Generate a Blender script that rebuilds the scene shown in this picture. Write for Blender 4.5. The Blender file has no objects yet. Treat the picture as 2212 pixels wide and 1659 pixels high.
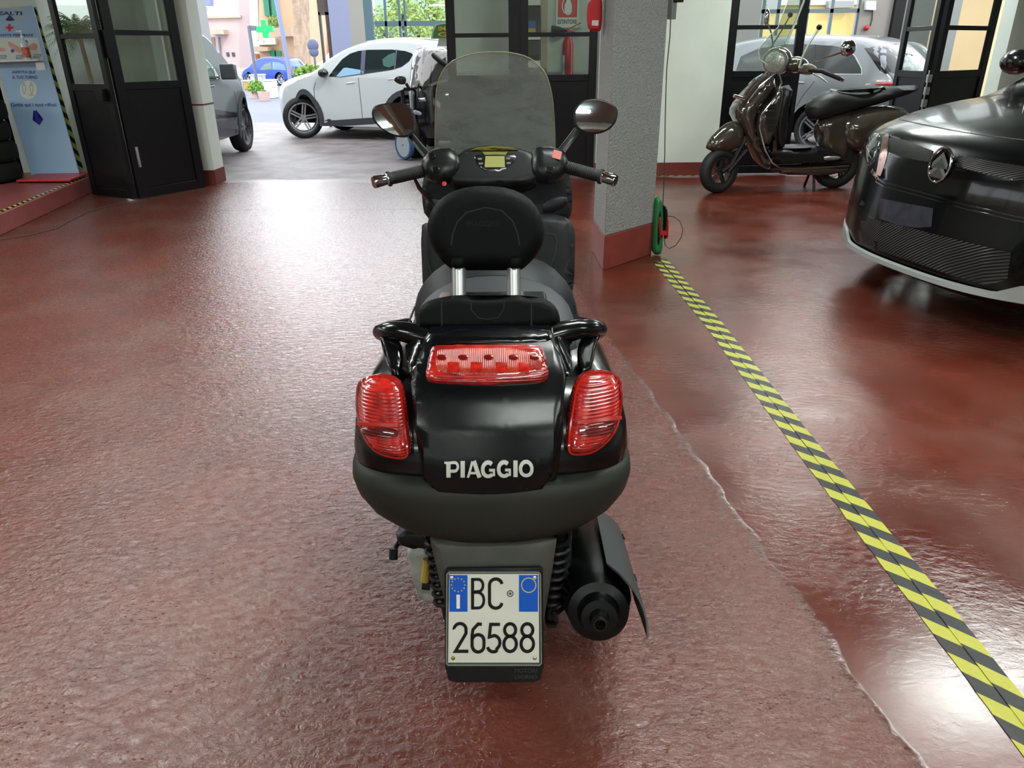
import bpy, bmesh, math, random
from mathutils import Vector, Matrix, noise
from mathutils.bvhtree import BVHTree
random.seed(7)
SC = bpy.context.scene
COL = SC.collection
# ---------------------------------------------------------------- camera
F, H, P, R = 1600.0, 1.38, math.radians(24.2), math.radians(0.55)
cam = bpy.data.objects.new('camera', bpy.data.cameras.new('camera'))
COL.objects.link(cam)
cam.data.sensor_width = 36.0
cam.data.lens = F / 2212.0 * 36.0
cam.data.clip_start = 0.05
cam.data.clip_end = 400
cam.matrix_world = Matrix.Translation((0, 0, H)) @ Matrix.Rotation(math.pi / 2 - P, 4, 'X') @ Matrix.Rotation(-R, 4, 'Z')
SC.camera = cam
# ---------------------------------------------------------------- colour, sky, sun, lamps
SC.view_settings.view_transform = 'Standard'
SC.view_settings.look = 'None'
SC.view_settings.exposure = 0.0
SC.view_settings.gamma = 1.0
SC.view_settings.use_curve_mapping = False
SC.cycles.use_denoising = True
SC.cycles.max_bounces = 8
SC.cycles.transparent_max_bounces = 16
SC.cycles.caustics_reflective = False
SC.cycles.caustics_refractive = False
SC.cycles.sample_clamp_indirect = 6.0
SKY, ADDED_SKY_GLOW = 3.1, 22.0
world = bpy.data.worlds.new('sky'); SC.world = world
world.use_nodes = True
_bg = world.node_tree.nodes['Background']
_bg.inputs[0].default_value = (0.90, 0.95, 1.0, 1)
_wn = world.node_tree.nodes; _wl = world.node_tree.links
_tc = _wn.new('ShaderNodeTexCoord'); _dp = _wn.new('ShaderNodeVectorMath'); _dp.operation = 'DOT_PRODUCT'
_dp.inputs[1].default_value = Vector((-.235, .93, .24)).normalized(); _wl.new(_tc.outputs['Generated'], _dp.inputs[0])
_mr = _wn.new('ShaderNodeMapRange'); _mr.interpolation_type = 'SMOOTHERSTEP'   # bright sky patch added away from the sun, for the sheen on the floor
for _i, _v in ((1, .94), (2, 1.0), (3, SKY), (4, ADDED_SKY_GLOW)): _mr.inputs[_i].default_value = _v
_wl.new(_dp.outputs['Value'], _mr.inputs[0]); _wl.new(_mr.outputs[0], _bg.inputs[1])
sun = bpy.data.objects.new('sun', bpy.data.lights.new('sun', 'SUN')); COL.objects.link(sun)
sun.data.energy = 1.2; sun.data.angle = 0.02; sun.data.color = (1, .95, .86)
sun.rotation_euler = (math.radians(48), 0, math.radians(38))
LAMPS = [(-2.6, -1.5), (0.6, -1.0), (3.4, -1.0), (-2.6, 2.6), (0.9, 2.2), (5.6, 3.0), (-3.1, 5.0), (1.0, 6.6), (3.6, 8.2), (3.5, 4.1), (-5.6, 2.6), (-1.1, -5.2), (2.4, -5.2), (-3.6, -5.4)]
LAMP_W = 62.0
for lx, ly in LAMPS:
    la = bpy.data.lights.new('ceiling_tube_light', 'AREA'); la.shape = 'RECTANGLE'; la.size = 1.2; la.size_y = 0.16
    la.energy = LAMP_W; la.color = (0.93, 1.0, 0.95)
    lo = bpy.data.objects.new('ceiling_tube_light', la); COL.objects.link(lo); lo.location = (lx, ly, 3.07)
    la2 = la.copy(); la2.energy = LAMP_W * .35; lo2 = bpy.data.objects.new('ceiling_tube_uplight', la2); COL.objects.link(lo2); lo2.location = (lx, ly, 3.09); lo2.rotation_euler = (math.pi, 0, 0)
# ---------------------------------------------------------------- pixel <-> place helpers
CAM = Vector((0, 0, H))
def ray(px, py):
    u = (px - 1106) / F; v = (829.5 - py) / F
    u, v = u * math.cos(R) + v * math.sin(R), -u * math.sin(R) + v * math.cos(R)
    return Vector((u, math.cos(P) + v * math.sin(P), -math.sin(P) + v * math.cos(P)))
def A(px, py, y):
    d = ray(px, py); return CAM + d * (y / d.y)
def FL(px, py, z=0.0):
    d = ray(px, py); return CAM + d * ((z - H) / d.z)
def PL(px, py, pl):
    d = ray(px, py); t = (pl[0] - CAM).dot(pl[1]) / d.dot(pl[1]); return CAM + d * t
def plane(p, n): return (Vector(p), Vector(n).normalized())
def plane3(a, b, c):
    n = (b - a).cross(c - a).normalized()
    if n.y > 0: n = -n
    return (a, n)
V = Vector
# ---------------------------------------------------------------- materials
def lin(c):
    if isinstance(c, str):
        c = [int(c[i:i + 2], 16) / 255 for i in (0, 2, 4)]
    return tuple(x / 12.92 if x <= .04045 else ((x + .055) / 1.055) ** 2.4 for x in c) + (1,)
MATS = {}
def mat(name, col='808080', rough=.5, metal=0, bump=None, var=None, coat=0, spec=.5, emit=0, trans=0, alpha=None, coord='Object', rvar=0):
    if name in MATS: return MATS[name]
    m = bpy.data.materials.new(name); m.use_nodes = True; MATS[name] = m
    N = m.node_tree.nodes; L = m.node_tree.links; b = N['Principled BSDF']
    c = lin(col)
    b.inputs['Base Color'].default_value = c
    b.inputs['Roughness'].default_value = rough
    b.inputs['Metallic'].default_value = metal
    b.inputs['Coat Weight'].default_value = coat
    b.inputs['Coat Roughness'].default_value = .06
    b.inputs['Specular IOR Level'].default_value = spec
    b.inputs['Transmission Weight'].default_value = trans
    if emit:
        b.inputs['Emission Color'].default_value = c; b.inputs['Emission Strength'].default_value = emit
    tc = N.new('ShaderNodeTexCoord')
    if var or rvar:
        sc, am = var or (8, .1)
        nz = N.new('ShaderNodeTexNoise'); nz.inputs['Scale'].default_value = sc; nz.inputs['Detail'].default_value = 6
        L.new(tc.outputs[coord], nz.inputs['Vector'])
        if var:
            mr = N.new('ShaderNodeMapRange'); mr.inputs['From Min'].default_value = .3; mr.inputs['From Max'].default_value = .7
            mr.inputs['To Min'].default_value = 1 - am; mr.inputs['To Max'].default_value = 1 + am
            L.new(nz.outputs['Fac'], mr.inputs['Value'])
            mx = N.new('ShaderNodeVectorMath'); mx.operation = 'SCALE'; mx.inputs[0].default_value = c[:3]
            L.new(mr.outputs[0], mx.inputs['Scale']); L.new(mx.outputs[0], b.inputs['Base Color'])
        if rvar:
            mr = N.new('ShaderNodeMapRange'); mr.inputs['To Min'].default_value = max(0, rough - rvar); mr.inputs['To Max'].default_value = rough + rvar
            L.new(nz.outputs['Fac'], mr.inputs['Value']); L.new(mr.outputs[0], b.inputs['Roughness'])
    if bump:
        nz = N.new('ShaderNodeTexNoise'); nz.inputs['Scale'].default_value = bump[0]; nz.inputs['Detail'].default_value = 4
        L.new(tc.outputs[coord], nz.inputs['Vector'])
        bp = N.new('ShaderNodeBump'); bp.inputs['Strength'].default_value = bump[1]; bp.inputs['Distance'].default_value = bump[2] if len(bump) > 2 else .005
        L.new(nz.outputs['Fac'], bp.inputs['Height']); L.new(bp.outputs[0], b.inputs['Normal'])
    return m
def glassmat(name, tint='e8f0ec', refl=1.0, haze=0.0, hazecol='c8ccc4', scratches=False, rough=.02):
    """thin pane: clear see-through, mirror-like by Fresnel, optional dusty haze"""
    if name in MATS: return MATS[name]
    m = bpy.data.materials.new(name); m.use_nodes = True; MATS[name] = m
    N = m.node_tree.nodes; L = m.node_tree.links; N.clear()
    out = N.new('ShaderNodeOutputMaterial')
    tr = N.new('ShaderNodeBsdfTransparent'); tr.inputs[0].default_value = lin(tint)
    gl = N.new('ShaderNodeBsdfGlossy'); gl.inputs['Roughness'].default_value = rough
    lw = N.new('ShaderNodeLayerWeight'); lw.inputs['Blend'].default_value = .5
    pw = N.new('ShaderNodeMath'); pw.operation = 'POWER'; pw.inputs[1].default_value = 5; L.new(lw.outputs['Facing'], pw.inputs[0])
    fr = N.new('ShaderNodeMath'); fr.operation = 'MULTIPLY_ADD'; fr.inputs[1].default_value = .95; fr.inputs[2].default_value = .045; L.new(pw.outputs[0], fr.inputs[0])
    mu = N.new('ShaderNodeMath'); mu.operation = 'MULTIPLY'; mu.inputs[1].default_value = refl
    L.new(fr.outputs[0], mu.inputs[0])
    mix = N.new('ShaderNodeMixShader'); L.new(mu.outputs[0], mix.inputs[0]); L.new(tr.outputs[0], mix.inputs[1]); L.new(gl.outputs[0], mix.inputs[2])
    last = mix
    if haze:
        df = N.new('ShaderNodeBsdfDiffuse'); df.inputs[0].default_value = lin(hazecol)
        tl = N.new('ShaderNodeBsdfTranslucent'); tl.inputs[0].default_value = lin(hazecol)
        ms = N.new('ShaderNodeMixShader'); ms.inputs[0].default_value = .35; L.new(df.outputs[0], ms.inputs[1]); L.new(tl.outputs[0], ms.inputs[2])
        m2 = N.new('ShaderNodeMixShader'); L.new(mix.outputs[0], m2.inputs[1]); L.new(ms.outputs[0], m2.inputs[2])
        if scratches:
            tc = N.new('ShaderNodeTexCoord'); mp = N.new('ShaderNodeMapping'); mp.inputs['Rotation'].default_value = (0, .6, 0); mp.inputs['Scale'].default_value = (6, 1, 14)
            L.new(tc.outputs['Object'], mp.inputs['Vector'])
            nz = N.new('ShaderNodeTexNoise'); nz.inputs['Scale'].default_value = 1.3; nz.inputs['Detail'].default_value = 10; nz.inputs['Roughness'].default_value = .62; nz.inputs['Distortion'].default_value = .35
            L.new(mp.outputs[0], nz.inputs['Vector'])
            mr = N.new('ShaderNodeMapRange'); mr.inputs['From Min'].default_value = .3; mr.inputs['From Max'].default_value = .75
            mr.inputs['To Min'].default_value = haze * .8; mr.inputs['To Max'].default_value = min(1, haze * 1.35)
            L.new(nz.outputs['Fac'], mr.inputs['Value']); L.new(mr.outputs[0], m2.inputs[0])
        else: m2.inputs[0].default_value = haze
        last = m2
    L.new(last.outputs[0], out.inputs[0])
    return m
# ---------------------------------------------------------------- mesh building
class B:
    def __init__(s): s.v = []; s.f = []; s.uv = None
    def add(s, vs, fs):
        o = len(s.v); s.v += [Vector(v) for v in vs]; s.f += [tuple(i + o for i in f) for f in fs]; return s
    def box(s, a, b):
        x0, y0, z0 = [min(a[i], b[i]) for i in range(3)]; x1, y1, z1 = [max(a[i], b[i]) for i in range(3)]
        return s.add([(x0, y0, z0), (x1, y0, z0), (x1, y1, z0), (x0, y1, z0), (x0, y0, z1), (x1, y0, z1), (x1, y1, z1), (x0, y1, z1)],
                     [(0, 3, 2, 1), (4, 5, 6, 7), (0, 1, 5, 4), (1, 2, 6, 5), (2, 3, 7, 6), (3, 0, 4, 7)])
    def obox(s, c, u, v, w):
        """box centred on c with half vectors u, v, w"""
        c, u, v, w = V(c), V(u), V(v), V(w)
        p = [c + a * u + b * v + d * w for d in (-1, 1) for a, b in ((-1, -1), (1, -1), (1, 1), (-1, 1))]
        return s.add(p, [(0, 3, 2, 1), (4, 5, 6, 7), (0, 1, 5, 4), (1, 2, 6, 5), (2, 3, 7, 6), (3, 0, 4, 7)])
    def bar(s, p0, p1, w, h, up=(0, 0, 1)):
        p0, p1 = V(p0), V(p1); d = (p1 - p0); l = d.length; d.normalize()
        sd = d.cross(V(up)).normalized(); u2 = sd.cross(d).normalized()
        return s.obox((p0 + p1) / 2, d * l / 2, sd * w / 2, u2 * h / 2)
    def prism(s, pts, vec):
        pts = [V(p) for p in pts]; n = len(pts); vec = V(vec)
        return s.add(pts + [p + vec for p in pts], [tuple(range(n - 1, -1, -1)), tuple(range(n, 2 * n))] + [(i, (i + 1) % n, (i + 1) % n + n, i + n) for i in range(n)])
    def loft(s, rings, cap=True, closed=True):
        n = len(rings[0]); vs = [p for r in rings for p in r]; fs = []
        for k in range(len(rings) - 1):
            for i in range(n if closed else n - 1):
                j = (i + 1) % n; fs.append((k * n + i, k * n + j, (k + 1) * n + j, (k + 1) * n + i))
        if cap: fs += [tuple(range(n - 1, -1, -1)), tuple((len(rings) - 1) * n + i for i in range(n))]
        return s.add(vs, fs)
    def tube(s, pts, r, n=10, cap=True, flat=1.0, up=None):
        pts = [V(p) for p in pts]; rings = []; prev = None
        for i, p in enumerate(pts):
            d = (pts[min(i + 1, len(pts) - 1)] - pts[max(i - 1, 0)]).normalized()
            if prev is None:
                u = V(up) if up else (V((0, 0, 1)) if abs(d.z) < .9 else V((1, 0, 0)))
                a = d.cross(u).normalized()
            else: a = (prev - d * prev.dot(d)).normalized()
            prev = a; b = a.cross(d).normalized(); rr = r[i] if isinstance(r, (list, tuple)) else r
            rings.append([p + a * rr * math.cos(t) + b * rr * flat * math.sin(t) for t in [2 * math.pi * k / n for k in range(n)]])
        return s.loft(rings, cap)
    def cyl(s, p0, p1, r0, r1=None, n=20): return s.tube([p0, p1], [r0, r0 if r1 is None else r1], n)
    def lathe(s, o, axis, prof, n=28, cap=False):
        o, ax = V(o), V(axis).normalized(); a = ax.orthogonal().normalized(); b = ax.cross(a)
        rings = [[o + ax * h + (a * math.cos(t) + b * math.sin(t)) * r for t in [2 * math.pi * k / n for k in range(n)]] for h, r in prof]
        return s.loft(rings, cap)
    def torus(s, o, axis, Rr, r, n=36, m=10, ex=1.0):
        return s.lathe(o, axis, [(r * ex * math.sin(t), Rr + r * math.cos(t)) for t in [2 * math.pi * k / m for k in range(m + 1)]], n)
    def sphere(s, c, r, n=16, m=10, sq=(1, 1, 1)):
        c = V(c); rings = []
        for j in range(m + 1):
            t = math.pi * (j if 0 < j < m else (.02 if j == 0 else m - .02)) / m
            rings.append([c + V((r * sq[0] * math.sin(t) * math.cos(p), r * sq[1] * math.sin(t) * math.sin(p), r * sq[2] * math.cos(t))) for p in [2 * math.pi * k / n for k in range(n)]])
        return s.loft(rings)
def grid2d(poly, nx, ny=None):
    """fill a 2-D outline with a fine grid: points, faces, boundary edges, distance of each point from the outline"""
    ny = ny or nx
    bm = bmesh.new(); bm.faces.new([bm.verts.new((x, y, 0)) for x, y in poly])
    xs = [p[0] for p in poly]; ys = [p[1] for p in poly]
    bmesh.ops.triangulate(bm, faces=bm.faces[:], ngon_method='EAR_CLIP')
    for k in range(1, nx):
        bmesh.ops.bisect_plane(bm, geom=bm.verts[:] + bm.edges[:] + bm.faces[:], plane_co=(min(xs) + (max(xs) - min(xs)) * k / nx, 0, 0), plane_no=(1, 0, 0), dist=1e-6)
    for k in range(1, ny):
        bmesh.ops.bisect_plane(bm, geom=bm.verts[:] + bm.edges[:] + bm.faces[:], plane_co=(0, min(ys) + (max(ys) - min(ys)) * k / ny, 0), plane_no=(0, 1, 0), dist=1e-6)
    bm.verts.index_update()
    pts = [(v.co.x, v.co.y) for v in bm.verts]; fs = [tuple(v.index for v in f.verts) for f in bm.faces]
    bd = []
    for e in bm.edges:
        if len(e.link_faces) == 1:
            f = e.link_faces[0]; l = [l for l in f.loops if l.edge == e][0]; bd.append((l.vert.index, l.link_loop_next.vert.index))
    bm.free(); n = len(poly); ds = []
    for x, y in pts:
        m = 1e9
        for i in range(n):
            ax, ay = poly[i]; bx, by = poly[(i + 1) % n]; dx, dy = bx - ax, by - ay; q = dx * dx + dy * dy or 1e-12
            t = max(0, min(1, ((x - ax) * dx + (y - ay) * dy) / q)); m = min(m, math.hypot(x - ax - t * dx, y - ay - t * dy))
        ds.append(m)
    return pts, fs, bd, ds
def smooth_poly(poly, it=1):
    for _ in range(it):
        o = []
        for i in range(len(poly)):
            a, b = poly[i], poly[(i + 1) % len(poly)]
            o += [(a[0] * .75 + b[0] * .25, a[1] * .75 + b[1] * .25), (a[0] * .25 + b[0] * .75, a[1] * .25 + b[1] * .75)]
        poly = o
    return poly
def dome(d, r): 
    q = 1 - min(d / r, 1); return math.sqrt(max(0, 1 - q * q))
def pillow(b, poly, mapf, tf, tb, r, nx=14, ny=None, sm=1):
    """closed cushion: outline in 2-D, mapf(u,v)->(point, normal), front / back bulge tf / tb over edge radius r"""
    poly = smooth_poly(poly, sm) if sm else poly
    pts, fs, bd, ds = grid2d(poly, nx, ny); fr = []; bk = []
    for (x, y), d in zip(pts, ds):
        p, n = mapf(x, y); k = dome(d, r); fr.append(p + n * tf * k); bk.append(p - n * tb * k)
    o = len(b.v); n = len(pts); b.v += fr + bk
    b.f += [tuple(o + i for i in f) for f in fs] + [tuple(o + n + i for i in reversed(f)) for f in fs]
    b.f += [(o + j, o + i, o + n + i, o + n + j) for i, j in bd]
    return b
def slab(b, poly, mapf, t, nx=8, ny=None, sm=0, t0=0.0):
    """flat sheet of thickness t following mapf"""
    poly = smooth_poly(poly, sm) if sm else poly
    pts, fs, bd, ds = grid2d(poly, nx, ny); fr = []; bk = []
    for (x, y) in pts:
        p, n = mapf(x, y); fr.append(p + n * (t0 + t)); bk.append(p + n * t0)
    o = len(b.v); n = len(pts); b.v += fr + bk
    b.f += [tuple(o + i for i in f) for f in fs] + [tuple(o + n + i for i in reversed(f)) for f in fs]
    b.f += [(o + j, o + i, o + n + i, o + n + j) for i, j in bd]
    return b
def ribbon(b, line, w, mapf, t=.001, t0=0.0, closed=False, sub=1):
    if sub > 1:
        l2 = []
        for i in range(len(line) - (0 if closed else 1)):
            a, c = line[i], line[(i + 1) % len(line)]
            l2 += [(a[0] + (c[0] - a[0]) * k / sub, a[1] + (c[1] - a[1]) * k / sub) for k in range(sub)]
        if not closed: l2.append(line[-1])
        line = l2
    n = len(line); ring = []
    for i in range(n):
        a = line[(i - 1) % n] if (closed or i > 0) else line[i]; c = line[(i + 1) % n] if (closed or i < n - 1) else line[i]; p = line[i]
        d1 = V((p[0] - a[0], p[1] - a[1])); d2 = V((c[0] - p[0], c[1] - p[1]))
        d1 = d1.normalized() if d1.length > 1e-9 else d2.normalized(); d2 = d2.normalized() if d2.length > 1e-9 else d1
        t_ = (d1 + d2); t_ = t_.normalized() if t_.length > 1e-6 else d1
        nn = V((-t_.y, t_.x)); k = 1 / max(.5, nn.dot(V((-d1.y, d1.x))))
        q = []
        for s in (-1, 1):
            pp, nv = mapf(p[0] + nn.x * w / 2 * k * s, p[1] + nn.y * w / 2 * k * s); q.append((pp, nv))
        ring.append([q[0][0] + q[0][1] * t0, q[1][0] + q[1][1] * t0, q[1][0] + q[1][1] * (t0 + t), q[0][0] + q[0][1] * (t0 + t)])
    if closed: ring.append(ring[0])
    b.loft(ring, cap=not closed); return b
def onplane(pl):
    return lambda u, v: (PL(u, v, pl), pl[1])
def onmesh(bv, far=None):
    """cast the sight line through a pixel of the photograph onto an already built surface"""
    last = {'d': far}
    def f(u, v):
        d = ray(u, v).normalized(); h = bv.ray_cast(CAM, d)
        if h[0] is None:
            q = bv.find_nearest(CAM + d * (last['d'] or 2.0)); n = q[1] if q[1].dot(d) < 0 else -q[1]
            return q[0], n
        last['d'] = h[3]; n = h[1] if h[1].dot(d) < 0 else -h[1]
        return h[0], n
    return f
def frame(o, u, v):
    o, u, v = V(o), V(u), V(v); n = u.cross(v).normalized()
    return lambda a, b: (o + u * a + v * b, n)
OFF = {}
def props(o, label=None, cat=None, group=None, kind=None):
    if label: o['label'] = label
    if cat: o['category'] = cat
    if group: o['group'] = group
    if kind: o['kind'] = kind
    return o
def thing(name, loc, label, cat, group=None):
    o = bpy.data.objects.new(name, None); COL.objects.link(o); o.location = loc; o.empty_display_size = .1
    OFF[o.name] = V(loc); return props(o, label, cat, group)
def obj(name, b, m, parent=None, label=None, cat=None, group=None, kind=None, ang=35, bevel=0, sub=0, uvs=None):
    off = OFF[parent.name] if parent else V((0, 0, 0))
    if parent is None and len(b.v):
        off = V((sum(v.x for v in b.v) / len(b.v), sum(v.y for v in b.v) / len(b.v), min(v.z for v in b.v)))
        if kind == 'structure': off = V((0, 0, 0))
    me = bpy.data.meshes.new(name); me.from_pydata([v - off for v in b.v], [], b.f); me.validate()
    bm = bmesh.new(); bm.from_mesh(me)
    bmesh.ops.remove_doubles(bm, verts=bm.verts[:], dist=1e-5)
    bmesh.ops.recalc_face_normals(bm, faces=bm.faces[:]); bm.to_mesh(me); bm.free()
    ms = m if isinstance(m, (list, tuple)) else [m]
    for q in ms: me.materials.append(q)
    me.shade_smooth(); me.set_sharp_from_angle(angle=math.radians(ang))
    o = bpy.data.objects.new(name, me); COL.objects.link(o)
    if parent is None: o.location = off
    else: o.parent = parent
    OFF[o.name] = off
    if bevel:
        md = o.modifiers.new('bevel', 'BEVEL'); md.width = bevel; md.segments = 2; md.limit_method = 'ANGLE'; md.angle_limit = math.radians(40)
    if sub:
        md = o.modifiers.new('sub', 'SUBSURF'); md.levels = sub; md.render_levels = sub
    return props(o, label, cat, group, kind)
def bvh(b): return BVHTree.FromPolygons([tuple(v) for v in b.v], b.f)
def text(b, s, mapf, x, y, w, h, t=.001, bold=0.0, t0=0.0):
    """writing fitted in the box (x,y,w,h) of mapf's own 2-D space, y downwards"""
    cu = bpy.data.curves.new('writing', 'FONT'); cu.body = s; cu.size = 1; cu.fill_mode = 'FRONT'; cu.offset = bold; cu.resolution_u = 4
    o = bpy.data.objects.new('writing', cu); COL.objects.link(o)
    dg = bpy.context.evaluated_depsgraph_get(); me = bpy.data.meshes.new_from_object(o.evaluated_get(dg))
    xs = [v.co.x for v in me.vertices]; ys = [v.co.y for v in me.vertices]
    x0, x1, y0, y1 = min(xs), max(xs), min(ys), max(ys)
    fr = []
    for v in me.vertices:
        p, n = mapf(x + (v.co.x - x0) / (x1 - x0) * w, y + h - (v.co.y - y0) / (y1 - y0) * h); fr.append(p + n * (t0 + t))
    oo = len(b.v); b.v += fr; b.f += [tuple(oo + i for i in p.vertices) for p in me.polygons]
    bpy.data.objects.remove(o); bpy.data.curves.remove(cu); bpy.data.meshes.remove(me)
    return b
# common materials
BLK = mat('black_plastic', '111213', .42, spec=.25, bump=(350, .12, .002))
BLKG = mat('black_gloss', '0c0d0e', .18, coat=.6)
RUB = mat('rubber', '151515', .65, bump=(200, .2, .002))
CHR = mat('chrome', 'd8d8d8', .08, 1)
ALU = mat('aluminium', 'b4b6b4', .38, .85, rvar=.06)
WHT = mat('white_paint', 'e4e4de', .4)
def tube_px(b, pts, r, n=10, **k): return b.tube([A(*p) for p in pts], r, n, **k)
# ================================================================ SETTING
def floor_material():
    m = bpy.data.materials.new('red_painted_floor'); m.use_nodes = True
    N = m.node_tree.nodes; L = m.node_tree.links; b = N['Principled BSDF']
    tc = N.new('ShaderNodeTexCoord'); sx = N.new('ShaderNodeSeparateXYZ'); L.new(tc.outputs['Object'], sx.inputs[0])
    def noise_(sc, det=6, rough=.55, dist=0, vec=None):
        n = N.new('ShaderNodeTexNoise'); n.inputs['Scale'].default_value = sc; n.inputs['Detail'].default_value = det
        n.inputs['Roughness'].default_value = rough; n.inputs['Distortion'].default_value = dist
        L.new(vec or tc.outputs['Object'], n.inputs['Vector']); return n.outputs['Fac']
    def math_(op, a, c=None, d=None):
        n = N.new('ShaderNodeMath'); n.operation = op
        for i, q in enumerate((a, c, d)):
            if q is None: continue
            if isinstance(q, (int, float)): n.inputs[i].default_value = q
            else: L.new(q, n.inputs[i])
        return n.outputs[0]
    def rng(v, a, c, d, e):
        n = N.new('ShaderNodeMapRange'); n.interpolation_type = 'SMOOTHSTEP'
        for i, q in enumerate((a, c, d, e)): n.inputs[i + 1].default_value = q
        L.new(v, n.inputs[0]); return n.outputs[0]
    def mix(f, a, c, t='RGBA'):
        n = N.new('ShaderNodeMix'); n.data_type = t
        L.new(f, n.inputs[0]); o = 6 if t == 'RGBA' else 2
        for i, q in enumerate((a, c)):
            if isinstance(q, (tuple, float, int)): n.inputs[o + i].default_value = q
            else: L.new(q, n.inputs[o + i])
        return n.outputs[2 if t == 'RGBA' else 0]
    big = noise_(.9, 4); med = noise_(4, 6); fine = noise_(60, 4, .6)
    # newer, smoother screed to the right of an uneven joint
    wob = math_('MULTIPLY', math_('SUBTRACT', noise_(3.5, 3), .5), .10)
    edge = math_('MULTIPLY_ADD', math_('SUBTRACT', sx.outputs[1], 1.0), -.13, .86)
    side = math_('ADD', math_('SUBTRACT', sx.outputs[0], math_('MAXIMUM', edge, -.1)), wob)
    smooth = rng(side, -.015, .015, 0, 1)
    seam = math_('MULTIPLY', rng(math_('ABSOLUTE', side), .0, .035, 1, 0), rng(sx.outputs[1], 3.0, 4.5, 1, 0))
    c1 = mix(rng(med, .2, .8, 0, 1), lin('55291f'), lin('653127'))
    c2 = mix(rng(big, .35, .65, 0, 1), lin('4f1d13'), lin('66291a'))
    base = mix(smooth, c1, c2)
    orange = math_('MULTIPLY', rng(noise_(1.6, 3, .5, 0), .45, .85, 0, 1), .35)
    base = mix(orange, base, lin('7a3620'))
    dust = math_('MULTIPLY', rng(noise_(2.2, 4, .5, 0), .4, .9, 0, 1), .40)
    base = mix(dust, base, lin('7d665c'))
    chip = rng(noise_(17, 5, .75, .2), .745, .765, 0, .7)
    base = mix(chip, base, lin('a99c90'))
    base = mix(math_('MULTIPLY', seam, .5), base, lin('4a2a22'))
    # inside / forecourt change of floor at the door line
    out = rng(math_('ADD', sx.outputs[1], math_('MULTIPLY', noise_(1.1, 4), .8)), 9.3, 9.6, 0, 1)
    base = mix(out, base, mix(rng(noise_(2.2, 8, .6), .35, .65, 0, 1), lin('665d5d'), lin('837979')))
    def crack(px0, px1, off):
        a, c = FL(*px0), FL(*px1); d = (c - a).normalized(); nx, ny = -d.y, d.x
        s = math_('ADD', math_('MULTIPLY', sx.outputs[0], nx), math_('MULTIPLY', sx.outputs[1], ny))
        s = math_('SUBTRACT', s, nx * a.x + ny * a.y)
        s = math_('ADD', s, math_('MULTIPLY', math_('SUBTRACT', noise_(1.7 + off, 4), .5), .10))
        return math_('MULTIPLY', rng(math_('ABSOLUTE', s), .004, .014, 1, 0), rng(sx.outputs[0], 0.1, .6, 1, 0))
    ck = math_('MAXIMUM', crack((420, 388), (840, 310), 0), crack((430, 455), (900, 452), .3))
    base = mix(math_('MULTIPLY', ck, .8), base, lin('3c2a26'))
    L.new(base, b.inputs['Base Color'])
    r = mix(smooth, rng(fine, .3, .7, .20, .29), rng(big, .3, .7, .18, .30), 'FLOAT')
    r = mix(out, r, .62, 'FLOAT')
    L.new(r, b.inputs['Roughness'])
    b.inputs['Specular IOR Level'].default_value = .62
    # trowelled, pitted relief
    mp = N.new('ShaderNodeMapping'); mp.inputs['Scale'].default_value = (1.0, 1.9, 1); mp.inputs['Rotation'].default_value = (0, 0, .5); L.new(tc.outputs['Object'], mp.inputs['Vector'])
    h1 = noise_(23, 6, .6, .5, mp.outputs[0]); h2 = noise_(62, 3, .6, .3)
    vo = N.new('ShaderNodeTexVoronoi'); vo.inputs['Scale'].default_value = 48; L.new(mp.outputs[0], vo.inputs['Vector'])
    pit = math_('MULTIPLY', rng(vo.outputs['Distance'], 0.02, .26, -1, 0), rng(noise_(6, 3), .48, .62, 0, 1))
    hgt = math_('ADD', math_('ADD', math_('MULTIPLY', h1, 1.0), math_('MULTIPLY', h2, .42)), math_('MULTIPLY', pit, .35))
    amp = mix(smooth, 1.0, rng(noise_(1.3, 3), .42, .6, .06, .40), 'FLOAT')
    hgt = math_('SUBTRACT', math_('MULTIPLY', hgt, amp), math_('MULTIPLY', ck, .6))
    bp = N.new('ShaderNodeBump'); bp.inputs['Strength'].default_value = 1.0; bp.inputs['Distance'].default_value = .0055
    L.new(hgt, bp.inputs['Height']); L.new(bp.outputs[0], b.inputs['Normal'])
    return m
FLOORM = floor_material()
PLAS = mat('white_plaster', 'c2c9c0', .8, bump=(9, .25, .01), var=(2.5, .05))
PLASL = mat('white_wall_paint', 'cdd4ca', .75, bump=(14, .2, .006), var=(3, .04))
CEIL = mat('beige_ceiling', '94a2a8', .9, bump=(60, .2, .004))
REDB = mat('red_base_paint', '63241b', .55, var=(6, .18), bump=(30, .2, .004))
DMET = mat('black_door_metal', '0c0c0f', .34, spec=.3, bump=(7, .12, .01), rvar=.1)
PANE = glassmat('clear_window_glass', 'f4f8f5')
PANEW = glassmat('dusty_window_glass', 'dfe6e0', haze=.10)
CONC = mat('road_asphalt', '777a8a', .85, var=(3, .06))
b = B().box((-16, -8.2, -.12), (16, 17.2, 0)); obj('floor', b, FLOORM, kind='structure')
b = B().box((-60, 17.2, -.13), (60, 120, -.005)); obj('floor_street', b, CONC, kind='structure')
b = B().box((-9, -8.2, 3.2), (9, 9.4, 3.35)); obj('ceiling', b, CEIL, kind='structure')
b = B().box((-9, 3.1, 2.88), (9, 3.4, 3.2)); b.box((-2.0, -8, 2.9), (-1.75, 9, 3.2)); b.box((-9, -2.6, 2.88), (9, -2.3, 3.2)); obj('trim_1', b, PLAS, kind='structure', bevel=.01)
b = B().box((-9, -8.2, 0), (9, -8, 3.2)); obj('wall_back', b, PLAS, kind='structure')
b = B().box((8.8, -8, 0), (9, 9.4, 3.2)); obj('wall_right', b, PLAS, kind='structure')
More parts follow.
